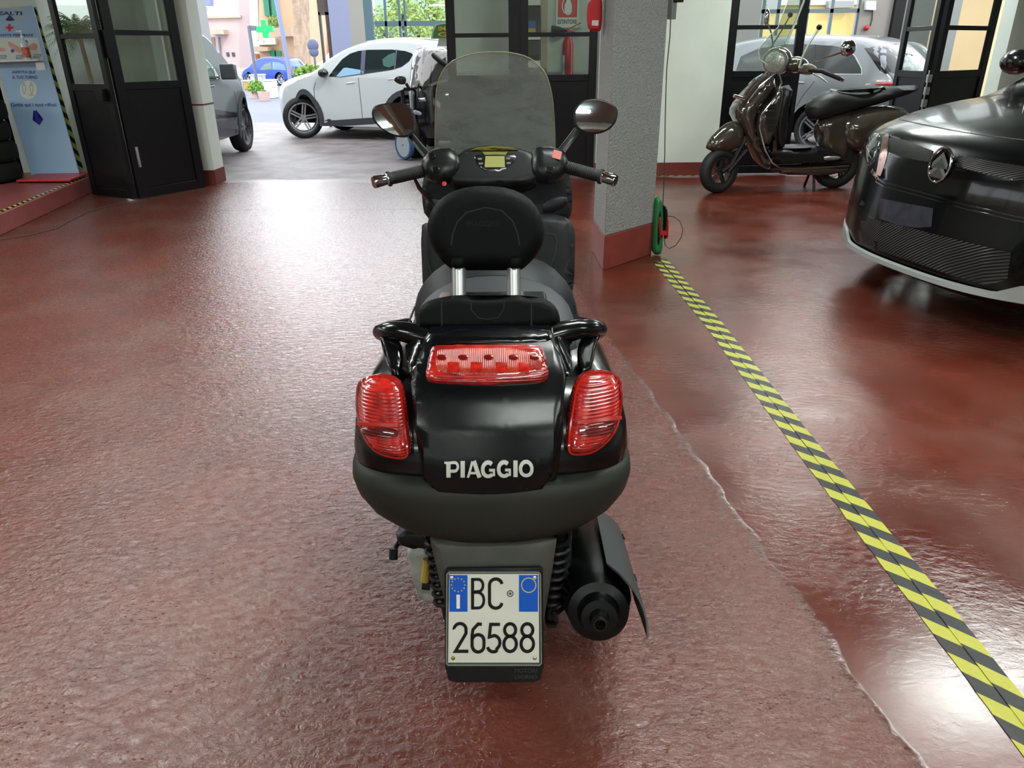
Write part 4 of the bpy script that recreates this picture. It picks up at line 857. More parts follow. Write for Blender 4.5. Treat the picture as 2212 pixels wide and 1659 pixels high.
# stack of tyres behind the stand, the left one of the two stacks is cut by the frame
tz = A(60, 385, 8.1); tz.x -= .40
for i, z in enumerate((.165, .366, .567, .768)):
    c = V((tz.x + .02 * (i % 2), 8.05, z)); b = B(); b.lathe(c + V((0, 0, .105)), (0, 0, 1), [(-.07, .20), (-.098, .225), (-.10, .27), (-.085, .315), (-.05, .33), (.05, .33), (.085, .315), (.10, .27), (.098, .225), (.07, .20), (-.07, .20)], 40)
    obj('tyre', b, mat('stacked_tyre_rubber', '151814', .8, spec=.2, bump=(60, .5, .006)), None, ['bottom tyre of the stack left of the blue stand', 'second tyre from the bottom in the stack left of the blue stand', 'third tyre from the bottom in the stack left of the blue stand', 'top tyre of the stack left of the blue stand'][i], 'tyre', 'stacked tyres', ang=50)
# pillar: pouch, socket box, cable, battery booster
pc = V((pil[0][0], pil[0][1], 0)); pl_ = plane3(A(1300, 40, 5.28), A(1300, 120, 5.28), A(1270, 40, 5.15))
pf = plane((.62, 5.30, 1.7), (-.35, -1, 0)); fm = onplane(pf)
pb = thing('wall_pouch', A(1283, 66, 5.28), 'bright red fabric pouch hanging on the left face of the rough pillar', 'pouch')
b = B(); pillow(b, [(1272, 3), (1297, -12), (1301, 10), (1299, 66), (1290, 69), (1271, 66), (1267, 40), (1268, 14)], fm, .02, .05, 12, 8, 12); po_ = obj('pouch_body', b, mat('red_fabric', 'b01a20', .65, bump=(120, .3, .003)), pb)
b = B(); slab(b, [(1281, 44), (1295, 44), (1294, 56), (1280, 55)], lambda u, v: (fm(u, v)[0] + pf[1] * .021, pf[1]), .001, 1); obj('pouch_label', b, mat('white_tag', 'd8c4c4', .5, var=(200, .3)), po_)
pr = V((1.07, 5.45, 0))
sb = thing('socket_box', A(1454, 30, 5.45), 'small grey switch box on the right edge of the rough pillar', 'switch box')
b = B(); k0 = A(1452, 18, 5.45); b.obox(k0, (.018, .01, 0), (.012, -.012, 0), (0, 0, .065)); obj('box_body', b, mat('grey_box', '6d7270', .5), sb, bevel=.003)
b = B(); k0 = A(1462, -6, 5.45); b.obox(k0, (.035, .01, 0), (.012, -.012, 0), (0, 0, .03)); obj('plug', b, BLK, sb, bevel=.003)
b = B(); tube_px(b, [(1449, 38, 5.44), (1447, 80, 5.44), (1440, 150, 5.44), (1437, 250, 5.44), (1436, 330, 5.44), (1434, 400, 5.43), (1432, 440, 5.43), (1433, 452, 5.42)], .0035, 8)
tube_px(b, [(1441, 466, 5.40), (1455, 468, 5.38), (1469, 478, 5.35), (1475, 495, 5.33), (1472, 512, 5.32), (1460, 530, 5.32), (1446, 537, 5.33), (1437, 530, 5.35), (1434, 510, 5.37)], .0035, 8)
obj('charging_cable', b, mat('cable_grey', '3c3a36', .6), None, 'thin grey cable hanging down beside the pillar and looping at the booster', 'cable')
jb = thing('battery_booster', V((1.075, 5.36, 0)), 'green and black battery booster with red clamps standing against the pillar', 'battery booster')
jp = plane((1.08, 5.37, .2), (.25, -1, .05)); jm = onplane(jp)
b = B(); pillow(b, [(1411, 548), (1409, 530), (1413, 440), (1415, 428), (1421, 423), (1428, 430), (1432, 446), (1433, 470), (1432, 500), (1430, 546), (1421, 551)], jm, .03, .07, 10, 8, 14); obj('booster_case', b, mat('booster_green', '1f6b3c', .4, coat=.3), jb)
b = B(); pillow(b, [(1414, 534), (1416, 470), (1420, 448), (1426, 452), (1427, 470), (1426, 500), (1422, 534)], jm, .036, .0, 5, 6, 12); obj('booster_panel', b, BLK, jb)
b = B(); pillow(b, [(1430, 445), (1436, 443), (1440, 452), (1441, 480), (1436, 500), (1431, 500)], jm, .04, .03, 6, 6, 8); obj('booster_handle', b, BLK, jb)
for x in (1421, 1437): pillow(b := B(), [(x - 4, 466), (x + 4, 462), (x + 5, 500), (x + 2, 517), (x - 3, 516), (x - 4, 495)], jm, .05, .0, 6, 5, 10); obj('clamp', b, mat('clamp_red', 'a62420', .4), jb, label='red battery clamp')
b = B(); slab(b, [(1420, 496), (1436, 497), (1435, 506), (1420, 505)], jm, .052, 2); obj('clamp_strap', b, mat('clamp_red', 'a62420'), jb)
# cable on the floor at the left
b = B(); b.tube([FL(x, y, .004) for x, y in ((-30, 522), (0, 517), (60, 508), (120, 494), (150, 478), (185, 460), (230, 445), (290, 434))], .004, 6); obj('floor_cable', b, mat('cable_floor', '4a3834', .6), None, 'thin cable snaking over the floor from the black double door to the left', 'cable')
# fire extinguisher and signs seen through the middle doors
ec = A(1226, 158, 9.80); ex = thing('fire_extinguisher', (ec.x, 9.83, .95), 'red carbon dioxide extinguisher with black horn hanging behind the closed black glass doors', 'fire extinguisher')
b = B(); b.lathe((ec.x, 9.83, .95), (0, 0, 1), [(0, .05), (.01, .066), (.50, .066), (.56, .05), (.60, .024), (.63, .022), (.63, .001)], 28, True); obj('cylinder', b, mat('extinguisher_red', 'a81a20', .3, coat=.5), ex)
zt = .95 + .63
b = B(); b.lathe((ec.x, 9.83, zt), (0, 0, 1), [(0, .02), (.04, .018), (.04, .001)], 14, True); b.bar((ec.x - .01, 9.83, zt + .03), (ec.x + .15, 9.83, zt + .10), .022, .012); b.bar((ec.x - .01, 9.83, zt + .02), (ec.x + .14, 9.83, zt - .02), .022, .012); obj('valve_handle', b, mat('extinguisher_red', 'a81a20'), ex)
b = B(); b.lathe((ec.x - .02, 9.83, zt + .02), (-1, 0, -.05), [(0, .014), (.03, .02), (.08, .045), (.17, .065), (.18, .06)], 24); obj('horn', b, BLK, ex)
b = B(); b.lathe((ec.x, 9.83, .95), (0, 0, 1), [(.10, .0667), (.35, .0667)], 28); obj('cylinder_label', b, mat('extinguisher_red', 'a81a20'), ex)
b = B(); b.add([V((ec.x + .0672 * math.cos(a), 9.83 + .0672 * math.sin(a), z)) for a in [math.radians(185 + 8 * k) for k in range(7)] for z in (.99, 1.33)], [(2 * k, 2 * k + 2, 2 * k + 3, 2 * k + 1) for k in range(6)]); obj('paper_tag', b, mat('white_paper', 'd8dcd6', .6), ex)
def sign(px, y, z0, w, h, label, txt=None, colr='c23a30', backc='d8dad0', kind='ext', tx=.25, pw=None, cat='sign'):
    """wall sign: backing sheet, coloured field, pictogram, caption"""
    o = A(px, 60, y); t = thing('wall_sign', (o.x, y, z0), label, cat)
    m = frame((o.x - w / 2, y, z0 + h), (1, 0, 0), (0, 0, -1)); mm = lambda of: (lambda u, v: (m(u, v)[0] + V((0, -1, 0)) * of, V((0, -1, 0))))
    b = B(); slab(b, [(0, 0), (w, 0), (w, h), (0, h)], mm(0), .003, 1); obj('sign_board', b, mat('sign_white_' + backc, backc, .45), t)
    k = w * .07; hh = h * (1 - tx) - k
    b = B(); slab(b, [(k, k), (w - k, k), (w - k, hh), (k, hh)], mm(.0032), .0008, 1); f_ = obj('sign_field', b, mat('sign_' + colr, colr, .45), t)
    b = B(); cx_, cy_ = w / 2, (k + hh) / 2; q = (hh - k) / 2
    if kind == 'ext':
        slab(b, smooth_poly([(cx_ - .1 * q, cy_ - .35 * q), (cx_ - .1 * q, cy_ - .75 * q), (cx_ + .25 * q, cy_ - .75 * q), (cx_ + .25 * q, cy_ - .4 * q), (cx_ + .42 * q, cy_ - .2 * q), (cx_ + .42 * q, cy_ + .8 * q), (cx_ - .28 * q, cy_ + .8 * q), (cx_ - .28 * q, cy_ - .2 * q)], 1), mm(.0045), .0006, 3)
        ribbon(b, arc(cx_, cy_, .5 * q, .75 * q, 120, 250, 8), q * .09, mm(.0045), .0006)
    else:
        slab(b, [(cx_ - .1 * q, cy_ - .4 * q), (cx_ + .45 * q, cy_ - .5 * q), (cx_ + .45 * q, cy_ + .6 * q), (cx_ - .1 * q, cy_ + .6 * q)], mm(.0045), .0006, 1); slab(b, [(cx_ - .75 * q, cy_ - .4 * q), (cx_ - .1 * q, cy_ - .35 * q), (cx_ - .1 * q, cy_ - .1 * q), (cx_ - .75 * q, cy_ - .05 * q)], mm(.0045), .0006, 1)
    obj('pictogram', b, mat('sign_white', 'd8dcd4', .45), f_)
    if txt: b = B(); text(b, txt, mm(.0036), k, h * (1 - tx) + k * .3, w - 2 * k, h * tx * .5, .0006, .02); obj('caption', b, mat('sign_text', '2c2e2c', .5), t)
    return t
z_ = A(1225, 60, 9.93).z
sign(1225, 9.93, z_ + .0, .27, .38, 'red and white fire extinguisher sign reading ESTINTORE above the extinguisher', 'ESTINTORE')
zg = A(400, 40, 13.9); 
# cabinet behind the doors
cb = thing('shelf_cabinet', A(1148, 160, 9.7) * V((1, 1, 0)), 'dark narrow cabinet with white shelves behind the closed middle doors', 'cabinet')
x0, x1 = A(1131, 60, 9.7).x, A(1166, 60, 9.7).x
b = B().box((x0, 9.62, 0), (x1, 9.92, 1.93)); obj('cabinet_body', b, mat('cabinet_dark', '3a3233', .5), cb, bevel=.004)
for zz in (1.20, 1.50, 1.86): b = B().box((x0 - .005, 9.60, zz), (x1 + .005, 9.63, zz + .075)); obj('white_shelf', b, WHT, cb)
b = B().box((x0 + .01, 9.6, 1.62), (x0 + .14, 9.61, 1.70)); st_ = obj('blue_label', b, mat('label_blue', '4a62b0', .4), cb)
b = B().box((x0 + .01, 9.6, 1.58), (x0 + .14, 9.61, 1.62)); obj('yellow_label', b, mat('label_yellow', 'c8a83c', .4), cb)
b = B().box((x1 + .02, 9.88, 1.0), (x1 + .10, 9.95, 3.0)); obj('trim_3', b, mat('beige_pipe_cover', 'b5a894', .6), kind='structure')
# ================================================================ RETRO SCOOTER ON THE RIGHT
vd = V((.985, .17, 0)).normalized(); vn = V((.17, -.985, 0)).normalized(); v0 = V((2.20, 7.95, 0))
vp = (v0, vn); vm = onplane(vp)
VB = mat('taupe_gloss_paint', '3a342d', .14, coat=1); 
vs = thing('retro_scooter', v0 + vd * .7, 'glossy taupe retro scooter with chrome trim and small windshield beside the white wall', 'scooter')
fc = PL(1553, 369, vp); wheel(vs, fc, (Matrix.Rotation(math.radians(14), 3, 'Z') @ vn), fc.z, .115, .62, 5, rimm=mat('dark_alloy_vespa', '55534f', .25, .8))
def vpart(name, poly, m, tf, r, nx=10, ny=10, sm=1, tb=None, off=0, label=None, parent=None):
    b = B(); pillow(b, poly, lambda u, v: (vm(u, v)[0] + vn * off, vn), tf, tf if tb is None else tb, r, nx, ny, sm); return obj(name, b, m, parent or vs, label=label, ang=60)
vpart('front_mudguard', [(1524, 318), (1532, 300), (1543, 288), (1566, 267), (1584, 260), (1600, 268), (1609, 287), (1606, 311), (1590, 326), (1552, 333), (1527, 322)], VB, .085, 34)
b = B(); b.tube([fc + vn * .07, fc + vd * .10 + V((0, 0, .06)) + vn * .06, PL(1606, 300, vp) + vn * .04], .022, 8); b.tube([fc + vn * .08 + vd * .07, PL(1607, 322, vp) + vn * .07], .02, 8); obj('front_suspension', b, BLK, vs)
vpart('steering_head', [(1586, 246), (1592, 228), (1602, 212), (1627, 184), (1655, 156), (1668, 162), (1673, 180), (1661, 206), (1632, 242), (1626, 268), (1631, 300), (1648, 338), (1668, 360), (1655, 368), (1638, 350), (1611, 300), (1596, 266)], VB, .12, 22, 12, 16, tb=.30)
ip_ = vpart('leg_shield', [(1669, 178), (1682, 193), (1676, 239), (1668, 275), (1653, 303), (1641, 322), (1629, 292), (1624, 263), (1632, 240), (1660, 204)], VB, .16, 8, 8, 12, tb=.30)
b = B(); 
for y0, y1, w in ((223, 234, 22), (238, 249, 22), (253, 264, 21), (268, 280, 17)): slab(b2 := B(), [(1659 - w, y0), (1660, y0), (1658, y1), (1657 - w + 2, y1)], lambda u, v: (vm(u, v)[0] + vn * .162, vn), .002, 1); obj('vent_slot', b2, mat('vent_black', '060606', .6), ip_)
vpart('knee_panel', [(1690, 186), (1709, 182), (1699, 228), (1693, 300), (1688, 322), (1672, 320), (1665, 285), (1674, 215)], mat('vespa_black', '101112', .4), .10, 8, 8, 12, tb=.20)
# headset, lamp, instrument, grip
hl = PL(1673, 133, vp) + vn * .02; ha = (-vd * .62 + vn * .78 + V((0, 0, -.05))).normalized()
b = B(); b.sphere(hl - ha * .09, .135, sq=(1.1, 1, 1.0)); b.sphere(PL(1714, 140, vp), .10, sq=(1.5, 1, .8)); obj('headset', b, VB, vs)
b = B(); b.torus(hl + ha * .03, ha, .112, .012, ex=1.4); hr = obj('headlamp_ring', b, CHR, vs)
b = B(); b.lathe(hl + ha * .03, ha, [(0, .108), (.02, .095), (.034, .06), (.038, .002)], 28); obj('headlamp_glass', b, mat('faceted_lamp_glass', 'b0b8b0', .08, .6, coat=1, bump=(60, .8, .01)), hr)
b = B(); b.tube([PL(1735, 150, vp) + vn * .10, PL(1758, 153, vp) + vn * .15, PL(1790, 170, vp) + vn * .22], [.02, .022, .019], 12); obj('grip', b, RUB, vs)
b = B(); b.cyl(PL(1788, 169, vp) + vn * .22, PL(1794, 172, vp) + vn * .225, .02, .016); obj('bar_end', b, CHR, vs)
b = B(); b.tube([PL(1742, 158, vp) + vn * .12, PL(1752, 166, vp) + vn * .18, PL(1762, 177, vp) + vn * .22], .009, 8); obj('brake_lever', b, ALU, vs)
vpart('brake_reservoir', [(1712, 146), (1722, 134), (1745, 137), (1758, 146), (1754, 158), (1738, 163), (1716, 158)], mat('smoky_plastic', '6e675a', .2, coat=.6), .05, 8, off=.06)
# windshield and mirrors
b = B(); wsm = lambda u, v: (vm(u, v)[0] - vd * .0 + vn * (.16 - .012 * abs(u - 1650) / 10), vn)
slab(b, [(1702, -60), (1688, 5), (1665, 60), (1640, 84), (1625, 108), (1627, 128), (1642, 139), (1662, 124), (1684, 98), (1712, 40), (1738, -40)], wsm, .003, 8, 8); wv_ = obj('windshield', b, glassmat('vespa_screen', 'e6ece6', haze=.10, refl=1.2), vs)
b = B(); b.tube([wsm(x, y)[0] for x, y in ((1738, -40), (1728, 5), (1712, 40), (1684, 97))], .011, 8); b.tube([wsm(x, y)[0] for x, y in ((1688, 5), (1665, 60), (1640, 84), (1625, 108), (1627, 128), (1642, 139))], .005, 6); obj('windshield_edge', b, mat('acrylic_edge', 'c4d2c6', .15, coat=1), wv_)
def stem(pts, r_, m, nm='mirror_stem', par=None): b = B(); b.tube([PL(x, y, vp) + vn * k for x, y, k in pts], r_, 8); return obj(nm, b, m, par or vs)
st1 = stem([(1670, 98, .0), (1671, 70, -.05), (1668, 46, -.1)], .008, CHR); b = B(); b.sphere(PL(1667, 36, vp) - vn * .1, .07, sq=(.42, .5, 1.1)); obj('mirror_head', b, CHR, st1)
st2 = stem([(1664, 104, .0), (1682, 68, .05), (1698, 34, .08)], .006, CHR, 'screen_strut'); b = B(); b.sphere(PL(1698, 33, vp) + vn * .08, .024); obj('strut_knob', b, BLK, st2)
st3 = stem([(1713, 146, .12), (1716, 126, .14), (1730, 92, .16), (1748, 62, .18)], .012, mat('acrylic_edge'), 'screen_strut'); b = B(); b.sphere(PL(1748, 60, vp) + vn * .18, .026); obj('strut_knob', b, BLK, st3)
st4 = stem([(1745, 132, .12), (1770, 122, .18), (1792, 113, .22)], .008, CHR); b = B(); b.sphere(PL(1804, 104, vp) + vn * .22, .078, sq=(1, .6, 1)); obj('mirror_head', b, CHR, st4)
# chrome front rack and beading
for k, (p0, p1) in enumerate((((1590, 216, .10), (1648, 154, .10)), ((1596, 200, .14), (1640, 160, .16)), ((1600, 214, .18), (1652, 160, .18)))): stem([p0, ((p0[0] + p1[0]) / 2 - 3, (p0[1] + p1[1]) / 2 - 3, p0[2]), p1], .012, CHR, 'front_rack')
stem([(1570, 205, .16), (1580, 208, .16), (1592, 212, .16)], .016, CHR, 'front_rack_end')
stem([(x, y, .17) for x, y in ((1664, 156), (1670, 178), (1660, 205), (1628, 244), (1623, 272), (1635, 318), (1650, 346), (1666, 357), (1712, 359), (1814, 353))], .008, CHR, 'chrome_beading')
vpart('floor_mat', [(1645, 323), (1668, 319), (1735, 321), (1757, 312), (1790, 324), (1812, 336), (1814, 346), (1760, 352), (1680, 355), (1660, 346)], mat('vespa_black'), .15, 5, 14, 6, tb=.2)
vpart('floor_underside', [(1655, 358), (1820, 353), (1822, 370), (1765, 379), (1680, 377)], mat('taupe_dull', '3a2f28', .5), .15, 6, 12, 5, tb=.2)
vpart('foot_peg', [(1760, 336), (1764, 333), (1795, 333), (1799, 337), (1790, 342), (1763, 343)], ALU, .02, 3, 6, 4, off=.16)
vpart('seat', [(1738, 236), (1744, 222), (1762, 207), (1788, 194), (1815, 198), (1861, 202), (1885, 196), (1905, 188), (1943, 185), (1990, 184), (1978, 196), (1943, 210), (1894, 222), (1837, 239), (1778, 257), (1752, 261), (1741, 250)], mat('saddle_black', '17181a', .5, bump=(300, .1, .002)), .13, 20, 18, 8)
stem([(1791, 195, .02), (1810, 200, .04), (1830, 203, .05), (1861, 202, .05), (1885, 197, .04), (1903, 189, .02)], .016, mat('pale_piping', 'b4bcba', .4, bump=(60, .6, .006)), 'seat_piping')
vpart('side_cowl', [(1818, 249), (1861, 232), (1920, 225), (1960, 236), (1955, 262), (1912, 300), (1870, 332), (1822, 330), (1804, 300), (1804, 271)], VB, .20, 40, 14, 12)
vpart('under_seat_panel', [(1762, 259), (1811, 243), (1840, 240), (1835, 300), (1819, 345), (1811, 352), (1766, 318), (1771, 288)], VB, .11, 14, 8, 10)
rc = fc + vd * 1.33; rc.z = .255; wheel(vs, rc, vn, .255, .12, .62, 5, rimm=mat('dark_alloy_vespa'))
b = B(); b.tube([rc - vd * .28 + V((0, 0, .12)), rc - vd * .30 + vn * .14 + V((0, 0, -.25))], .014, 8); b.tube([rc - vd * .24 + V((0, 0, .12)), rc - vd * .25 - vn * .14 + V((0, 0, -.25))], .014, 8); obj('centre_stand', b, BLK, vs)
b = B(); b.obox(rc - vd * .12 + V((0, 0, .08)), vd * .25, vn * .09, V((0, 0, .09))); obj('engine', b, mat('engine_black'), vs, bevel=.02)
b = B(); b.sphere(rc + vd * .15 + V((0, 0, .36)), .16, sq=(1.6, .8, .8)); obj('rear_body', b, VB, vs)
# ================================================================ CARS
CGLASS = mat('dark_car_glass', '1a2426', .05, coat=1, spec=.8)
CGREEN = mat('green_car_glass', '4f6f68', .06, coat=1, spec=.8)
TRIM = mat('dark_grey_trim', '3a3c42', .55)
def densify(pl, st=.06):
    o = []
    for i in range(len(pl) - 1):
        a, c = V(pl[i]), V(pl[i + 1]); n = max(1, int((c - a).length / st)); o += [tuple(a.lerp(c, k / n)) for k in range(n)]
    return o + [tuple(pl[-1])]
def chaikin(pl, it=2):
    for _ in range(it):
        o = [pl[0]]
        for i in range(len(pl) - 1):
            a, c = pl[i], pl[i + 1]; o += [(a[0] * .75 + c[0] * .25, a[1] * .75 + c[1] * .25), (a[0] * .25 + c[0] * .75, a[1] * .25 + c[1] * .75)]
        pl = o + [pl[-1]]
    return pl
class Car:
    def __init__(s, label, paint, prof, W, o, rear, axles, rt=.34, arch=.42, belt=.95, tum=.28, r=.10, nose=.22, tail=.12, zb=.22, name='car', cat='car', group=None, wheels=(0, 1), spokes=5, pitch=0, steer=0, bumpz=None, rimm=None, blunt=.35):
        s.rear = V((rear[0], rear[1], 0)).normalized(); s.sd = V((-s.rear.y, s.rear.x, 0)) * 1.0
        if s.sd.dot(CAM - V((o[0], o[1], 0))) < 0: s.sd = -s.sd      # sd points to the side we see
        s.W = W; s.L = max(p[0] for p in prof); s.belt, s.tum, s.nose, s.tail = belt, tum, nose, tail
        s.o = V((o[0], o[1], 0)) - s.sd * W; s.pitch = pitch; s.blunt = blunt
        s.t = thing(name, s.o + s.rear * s.L / 2, label, cat, group)
        pr = densify(chaikin(prof, 2), .07); n = len(pr); nm = []
        for i in range(n):
            a, c = V(pr[max(i - 1, 0)]), V(pr[min(i + 1, n - 1)]); d = (c - a).normalized(); nm.append(V((d.y, -d.x)))
        S = [-1, -.985, -.95, -.88, -.75, -.55, -.3, 0, .3, .55, .75, .88, .95, .985, 1]
        def ins(sv): u = max(0, (abs(sv) - .6) / .4); return r * (1 - math.sqrt(max(0, 1 - u * u)))
        b = B(); rows = []
        for i, (a, z) in enumerate(pr):
            row = []
            for sv in S:
                k = ins(sv); aa, zz = a + nm[i].x * k, z + nm[i].y * k; row.append(s.loc(aa, zz, sv, True))
            rows.append(row)
        b.loft(rows, cap=False, closed=False)
        side = [(a + nm[i].x * r, z + nm[i].y * r) for i, (a, z) in enumerate(pr)]
        bot = []
        for ax in sorted(axles, reverse=True):
            cz = rt; h0 = zb - cz; a0 = math.asin(max(-1, min(1, h0 / arch)))
            bot += [(ax + arch * math.cos(t), cz + arch * math.sin(t)) for t in [a0 + (math.pi - 2 * a0) * k / 14 for k in range(15)]]
        poly = side + bot
        pts, fs, bd, ds = grid2d(poly, 26, 10)
        for sv in (1, -1): b.add([s.loc(x, z, sv, True) for x, z in pts], fs if sv > 0 else [tuple(reversed(f)) for f in fs])
        s.body = b; obj('body', b, paint, s.t, ang=28); s.bv = bvh(b); _f = onmesh(s.bv, (s.o - CAM).length); s.px = lambda u, v: (lambda h: (h[0], (CAM - h[0]).normalized()))(_f(u, v))
        # dark inside: wheel wells and floor pan
        b = B(); zt = belt - .12
        b.add([s.loc(a, z, sv, False) for a, z in ((.35, zb + .02), (s.L - .3, zb + .02), (s.L - .3, zt), (.35, min(zt, .62))) for sv in (-.62, .62)], [(0, 2, 3, 1), (2, 4, 5, 3), (4, 6, 7, 5), (6, 0, 1, 7), (0, 6, 4, 2), (1, 3, 5, 7)]); obj('floor_pan', b, mat('underbody_black', '0a0a0b', .8), s.t)
        for k in wheels:
            for sv in (1, -1):
                c = s.loc(axles[k], rt, 0, False); c = c + s.sd * sv * (W - .13)
                ax = s.sd if not (steer and k == 0) else (Matrix.Rotation(steer, 3, 'Z') @ s.sd)
                wheel(s.t, c, ax, rt, .21, .72, spokes, rimm=rimm)
    def halfw(s, a, z):
        f = max(0, 1 - a / .75); q = max(0, 1 - (s.L - a) / .6)
        return s.W * (1 - .16 * f ** 2.2 - .10 * q ** 2.2) * (1 - s.tum * max(0, z - s.belt) - .05 * max(0, .45 - z))
    def loc(s, a, z, sv, curve):
        w = s.halfw(a, z) * sv; fr = max(0, 1 - a / 1.0); re = max(0, 1 - (s.L - a) / .8)
        a2 = a + (s.nose * abs(sv) ** 2.6 * min(1, fr * 1.6) - s.tail * abs(sv) ** 2.6 * min(1, re * 1.6) if curve else 0)
        p = s.o + s.rear * a2 + s.sd * w + V((0, 0, z + s.pitch * a))
        return p
    def arch_trim(s, k, ax, rt, r0, w, m):
        b = B(); rows = []
        for i in range(19):
            t = math.radians(-14 + 208 * i / 18); row = []
            for r_, th in ((r0 - .01, .004), (r0 - .01, .022), (r0 + w, .018), (r0 + w, .002)):
                p = s.loc(ax + r_ * math.cos(t), max(s_zb if False else .20, rt + r_ * math.sin(t)), 1, True); row.append(p + s.sd * th)
            rows.append(row)
        b.loft(rows); return obj('arch_trim', b, m, s.t, ang=40)
    def part(s, name, poly, m, th=.004, sm=0, off=.001, nx=8, ny=5, label=None, parent=None, bulge=0):
        b = B()
        if bulge: pillow(b, poly, s.px, bulge, .002, 6, nx, ny, sm=sm)
        else: slab(b, poly, s.px, th, nx, ny, sm=sm, t0=off)
        return obj(name, b, m, parent or s.t, label=label, ang=60)
    def line(s, name, pts, w, m, th=.002, sub=4, closed=False, parent=None):
        b = B(); ribbon(b, pts, w, s.px, th, t0=.001, sub=sub, closed=closed); return obj(name, b, m, parent or s.t)
SEAM = mat('door_seam', '2a2c2e', .6)
# --- white compact SUV crossing the way out
prof = [(.10, .24), (.02, .34), (0, .60), (.03, .76), (.12, .90), (.40, 1.00), (.75, 1.06), (1.02, 1.10), (1.25, 1.28), (1.6, 1.46), (2.0, 1.57), (2.5, 1.60), (3.0, 1.57), (3.35, 1.52), (3.48, 1.42), (3.56, 1.1), (3.66, .95), (3.66, .5), (3.58, .28)]
tc = FL(652, 300); rr = V((.966, -.259, 0)); o_ = tc - rr * .70
WP = mat('white_car_paint', 'cdd3d6', .22, coat=.8)
c = Car('white compact SUV parked across the exit, its nose to the left', WP, prof, .90, (o_.x, o_.y), rr, (.70, 2.75), rt=.345, arch=.40, belt=1.02, tum=.25, r=.07, nose=.30, steer=math.radians(32), rimm=mat('dark_alloy', 'a9abb2', .3, .8), wheels=(0, 1))
win = [(710, 165), (720, 151), (739, 128), (756, 116), (774, 110), (795, 107.5), (846, 107), (875, 110), (889, 115), (892, 118), (884, 132), (868, 144), (846, 151), (788, 159.5), (737, 167)]
g = c.part('side_window', win, CGLASS, nx=14)
c.part('window_pillar', [(781, 109), (790, 108), (787, 160), (778, 161)], mat('pillar_trim', '5a5870', .4), parent=g, off=.006)
c.part('window_pillar', [(855, 107), (858, 107), (854, 148), (851, 149)], mat('pillar_trim'), parent=g, off=.006)
c.part('sunshade', [(726, 165), (742, 147), (748, 146), (784, 152), (787, 158), (757, 162), (736, 166)], mat('sunshade_foil', '8fb8d8', .5), parent=g, off=.006, label='pale blue sunshade behind the front side glass')
c.part('painted_reflection', [(826, 128), (838, 119), (850, 114), (856, 115), (853, 140), (840, 146), (828, 142)], CGREEN, parent=g, off=.006, label='green reflection painted as a patch on the rear side glass')  # green reflection on the glass put into the colour as a patch
c.line('door_seam', [(682, 178), (678, 190), (680, 215), (688, 248), (693, 262)], .9, SEAM); c.line('door_seam', [(774, 167), (776, 190), (780, 225), (783, 255)], .9, SEAM)
c.part('sill_trim', [(690, 262), (802, 254), (830, 252), (832, 266), (803, 268), (700, 272), (694, 275)], TRIM, nx=8)
for ax_ in (.70, 2.75): c.arch_trim(0, ax_, .345, .40, .075, TRIM)
c.part('door_handle', [(745, 180), (752, 178), (768, 176), (770, 178), (760, 181), (748, 182)], WP, bulge=.02, sm=1); c.part('door_handle', [(836, 171), (850, 169), (850, 172), (838, 173)], WP, bulge=.02)
k = c.px(704, 160)[0]; b = B(); b.sphere(k + c.sd * .10 + V((0, 0, .02)), .1, sq=(.9, .9, .75)); obj('door_mirror', b, BLKG, c.t)
b = B(); ra = [c.loc(a, 1.60 + .012, .62, False) for a in (1.9, 2.2, 2.6, 3.0, 3.3)]; b.tube([p - V((0, 0, .02 + .1 * (i - 2) ** 2 * .12)) for i, p in enumerate(ra)], .014, 8); obj('roof_rail', b, ALU, c.t)
# --- grey SUV on the left, seen along its flank
prof = [(.12, .30), (.02, .42), (0, .70), (.03, .90), (.15, 1.02), (.6, 1.10), (.95, 1.16), (1.3, 1.46), (1.6, 1.66), (2.0, 1.72), (3.2, 1.70), (3.4, 1.2), (3.45, .9), (3.42, .35)]
wc = FL(545, 326); rr = V((.03, -1, 0)); o_ = wc - rr * .80
JP = mat('grey_metallic_paint', '73787a', .28, .35, coat=.8)
c = Car('grey SUV parked nose outward just beyond the black double door on the left', JP, prof, .92, (o_.x, o_.y), rr, (.80, 3.0), rt=.36, arch=.44, belt=1.08, tum=.3, r=.08, nose=.30, zb=.30, wheels=(0, 1), spokes=7, rimm=mat('light_alloy', 'b4b6ba', .3, .7))
g = c.part('side_window', [(388, 105), (411, 103), (427, 111), (447, 130), (463, 149), (472, 165), (440, 163.5), (407, 161.5), (390, 160)], mat('pale_green_glass', '6d8279', .08, coat=1), nx=8)
c.part('window_pillar', [(396, 106), (400, 106), (424, 162), (418, 162)], BLK, parent=g, off=.006)
c.line('belt_chrome', [(400, 166), (440, 168), (471, 170)], 2, CHR); c.line('door_seam', [(442, 180), (450, 200), (457, 235)], .9, SEAM); c.line('door_seam', [(505, 196), (510, 215), (514, 243)], .9, SEAM)
c.part('door_handle', [(449, 183), (458, 181), (465, 185), (459, 190), (450, 188)], CHR, bulge=.02, sm=1)
c.part('sill_trim', [(405, 250), (512, 240), (519, 262), (516, 290), (512, 293), (440, 298), (420, 300)], mat('sill_floor_reflection', '55525a', .35, coat=.5), nx=8)  # floor reflection on the lower flank put into this dark tint
c.part('sill_gap', [(425, 240), (436, 234), (470, 237), (513, 244), (516, 252), (470, 247), (440, 250), (430, 262)], BLKG, nx=8, off=.008)
for ax_ in (.80, 3.0): c.arch_trim(0, ax_, .36, .44, .07, TRIM)
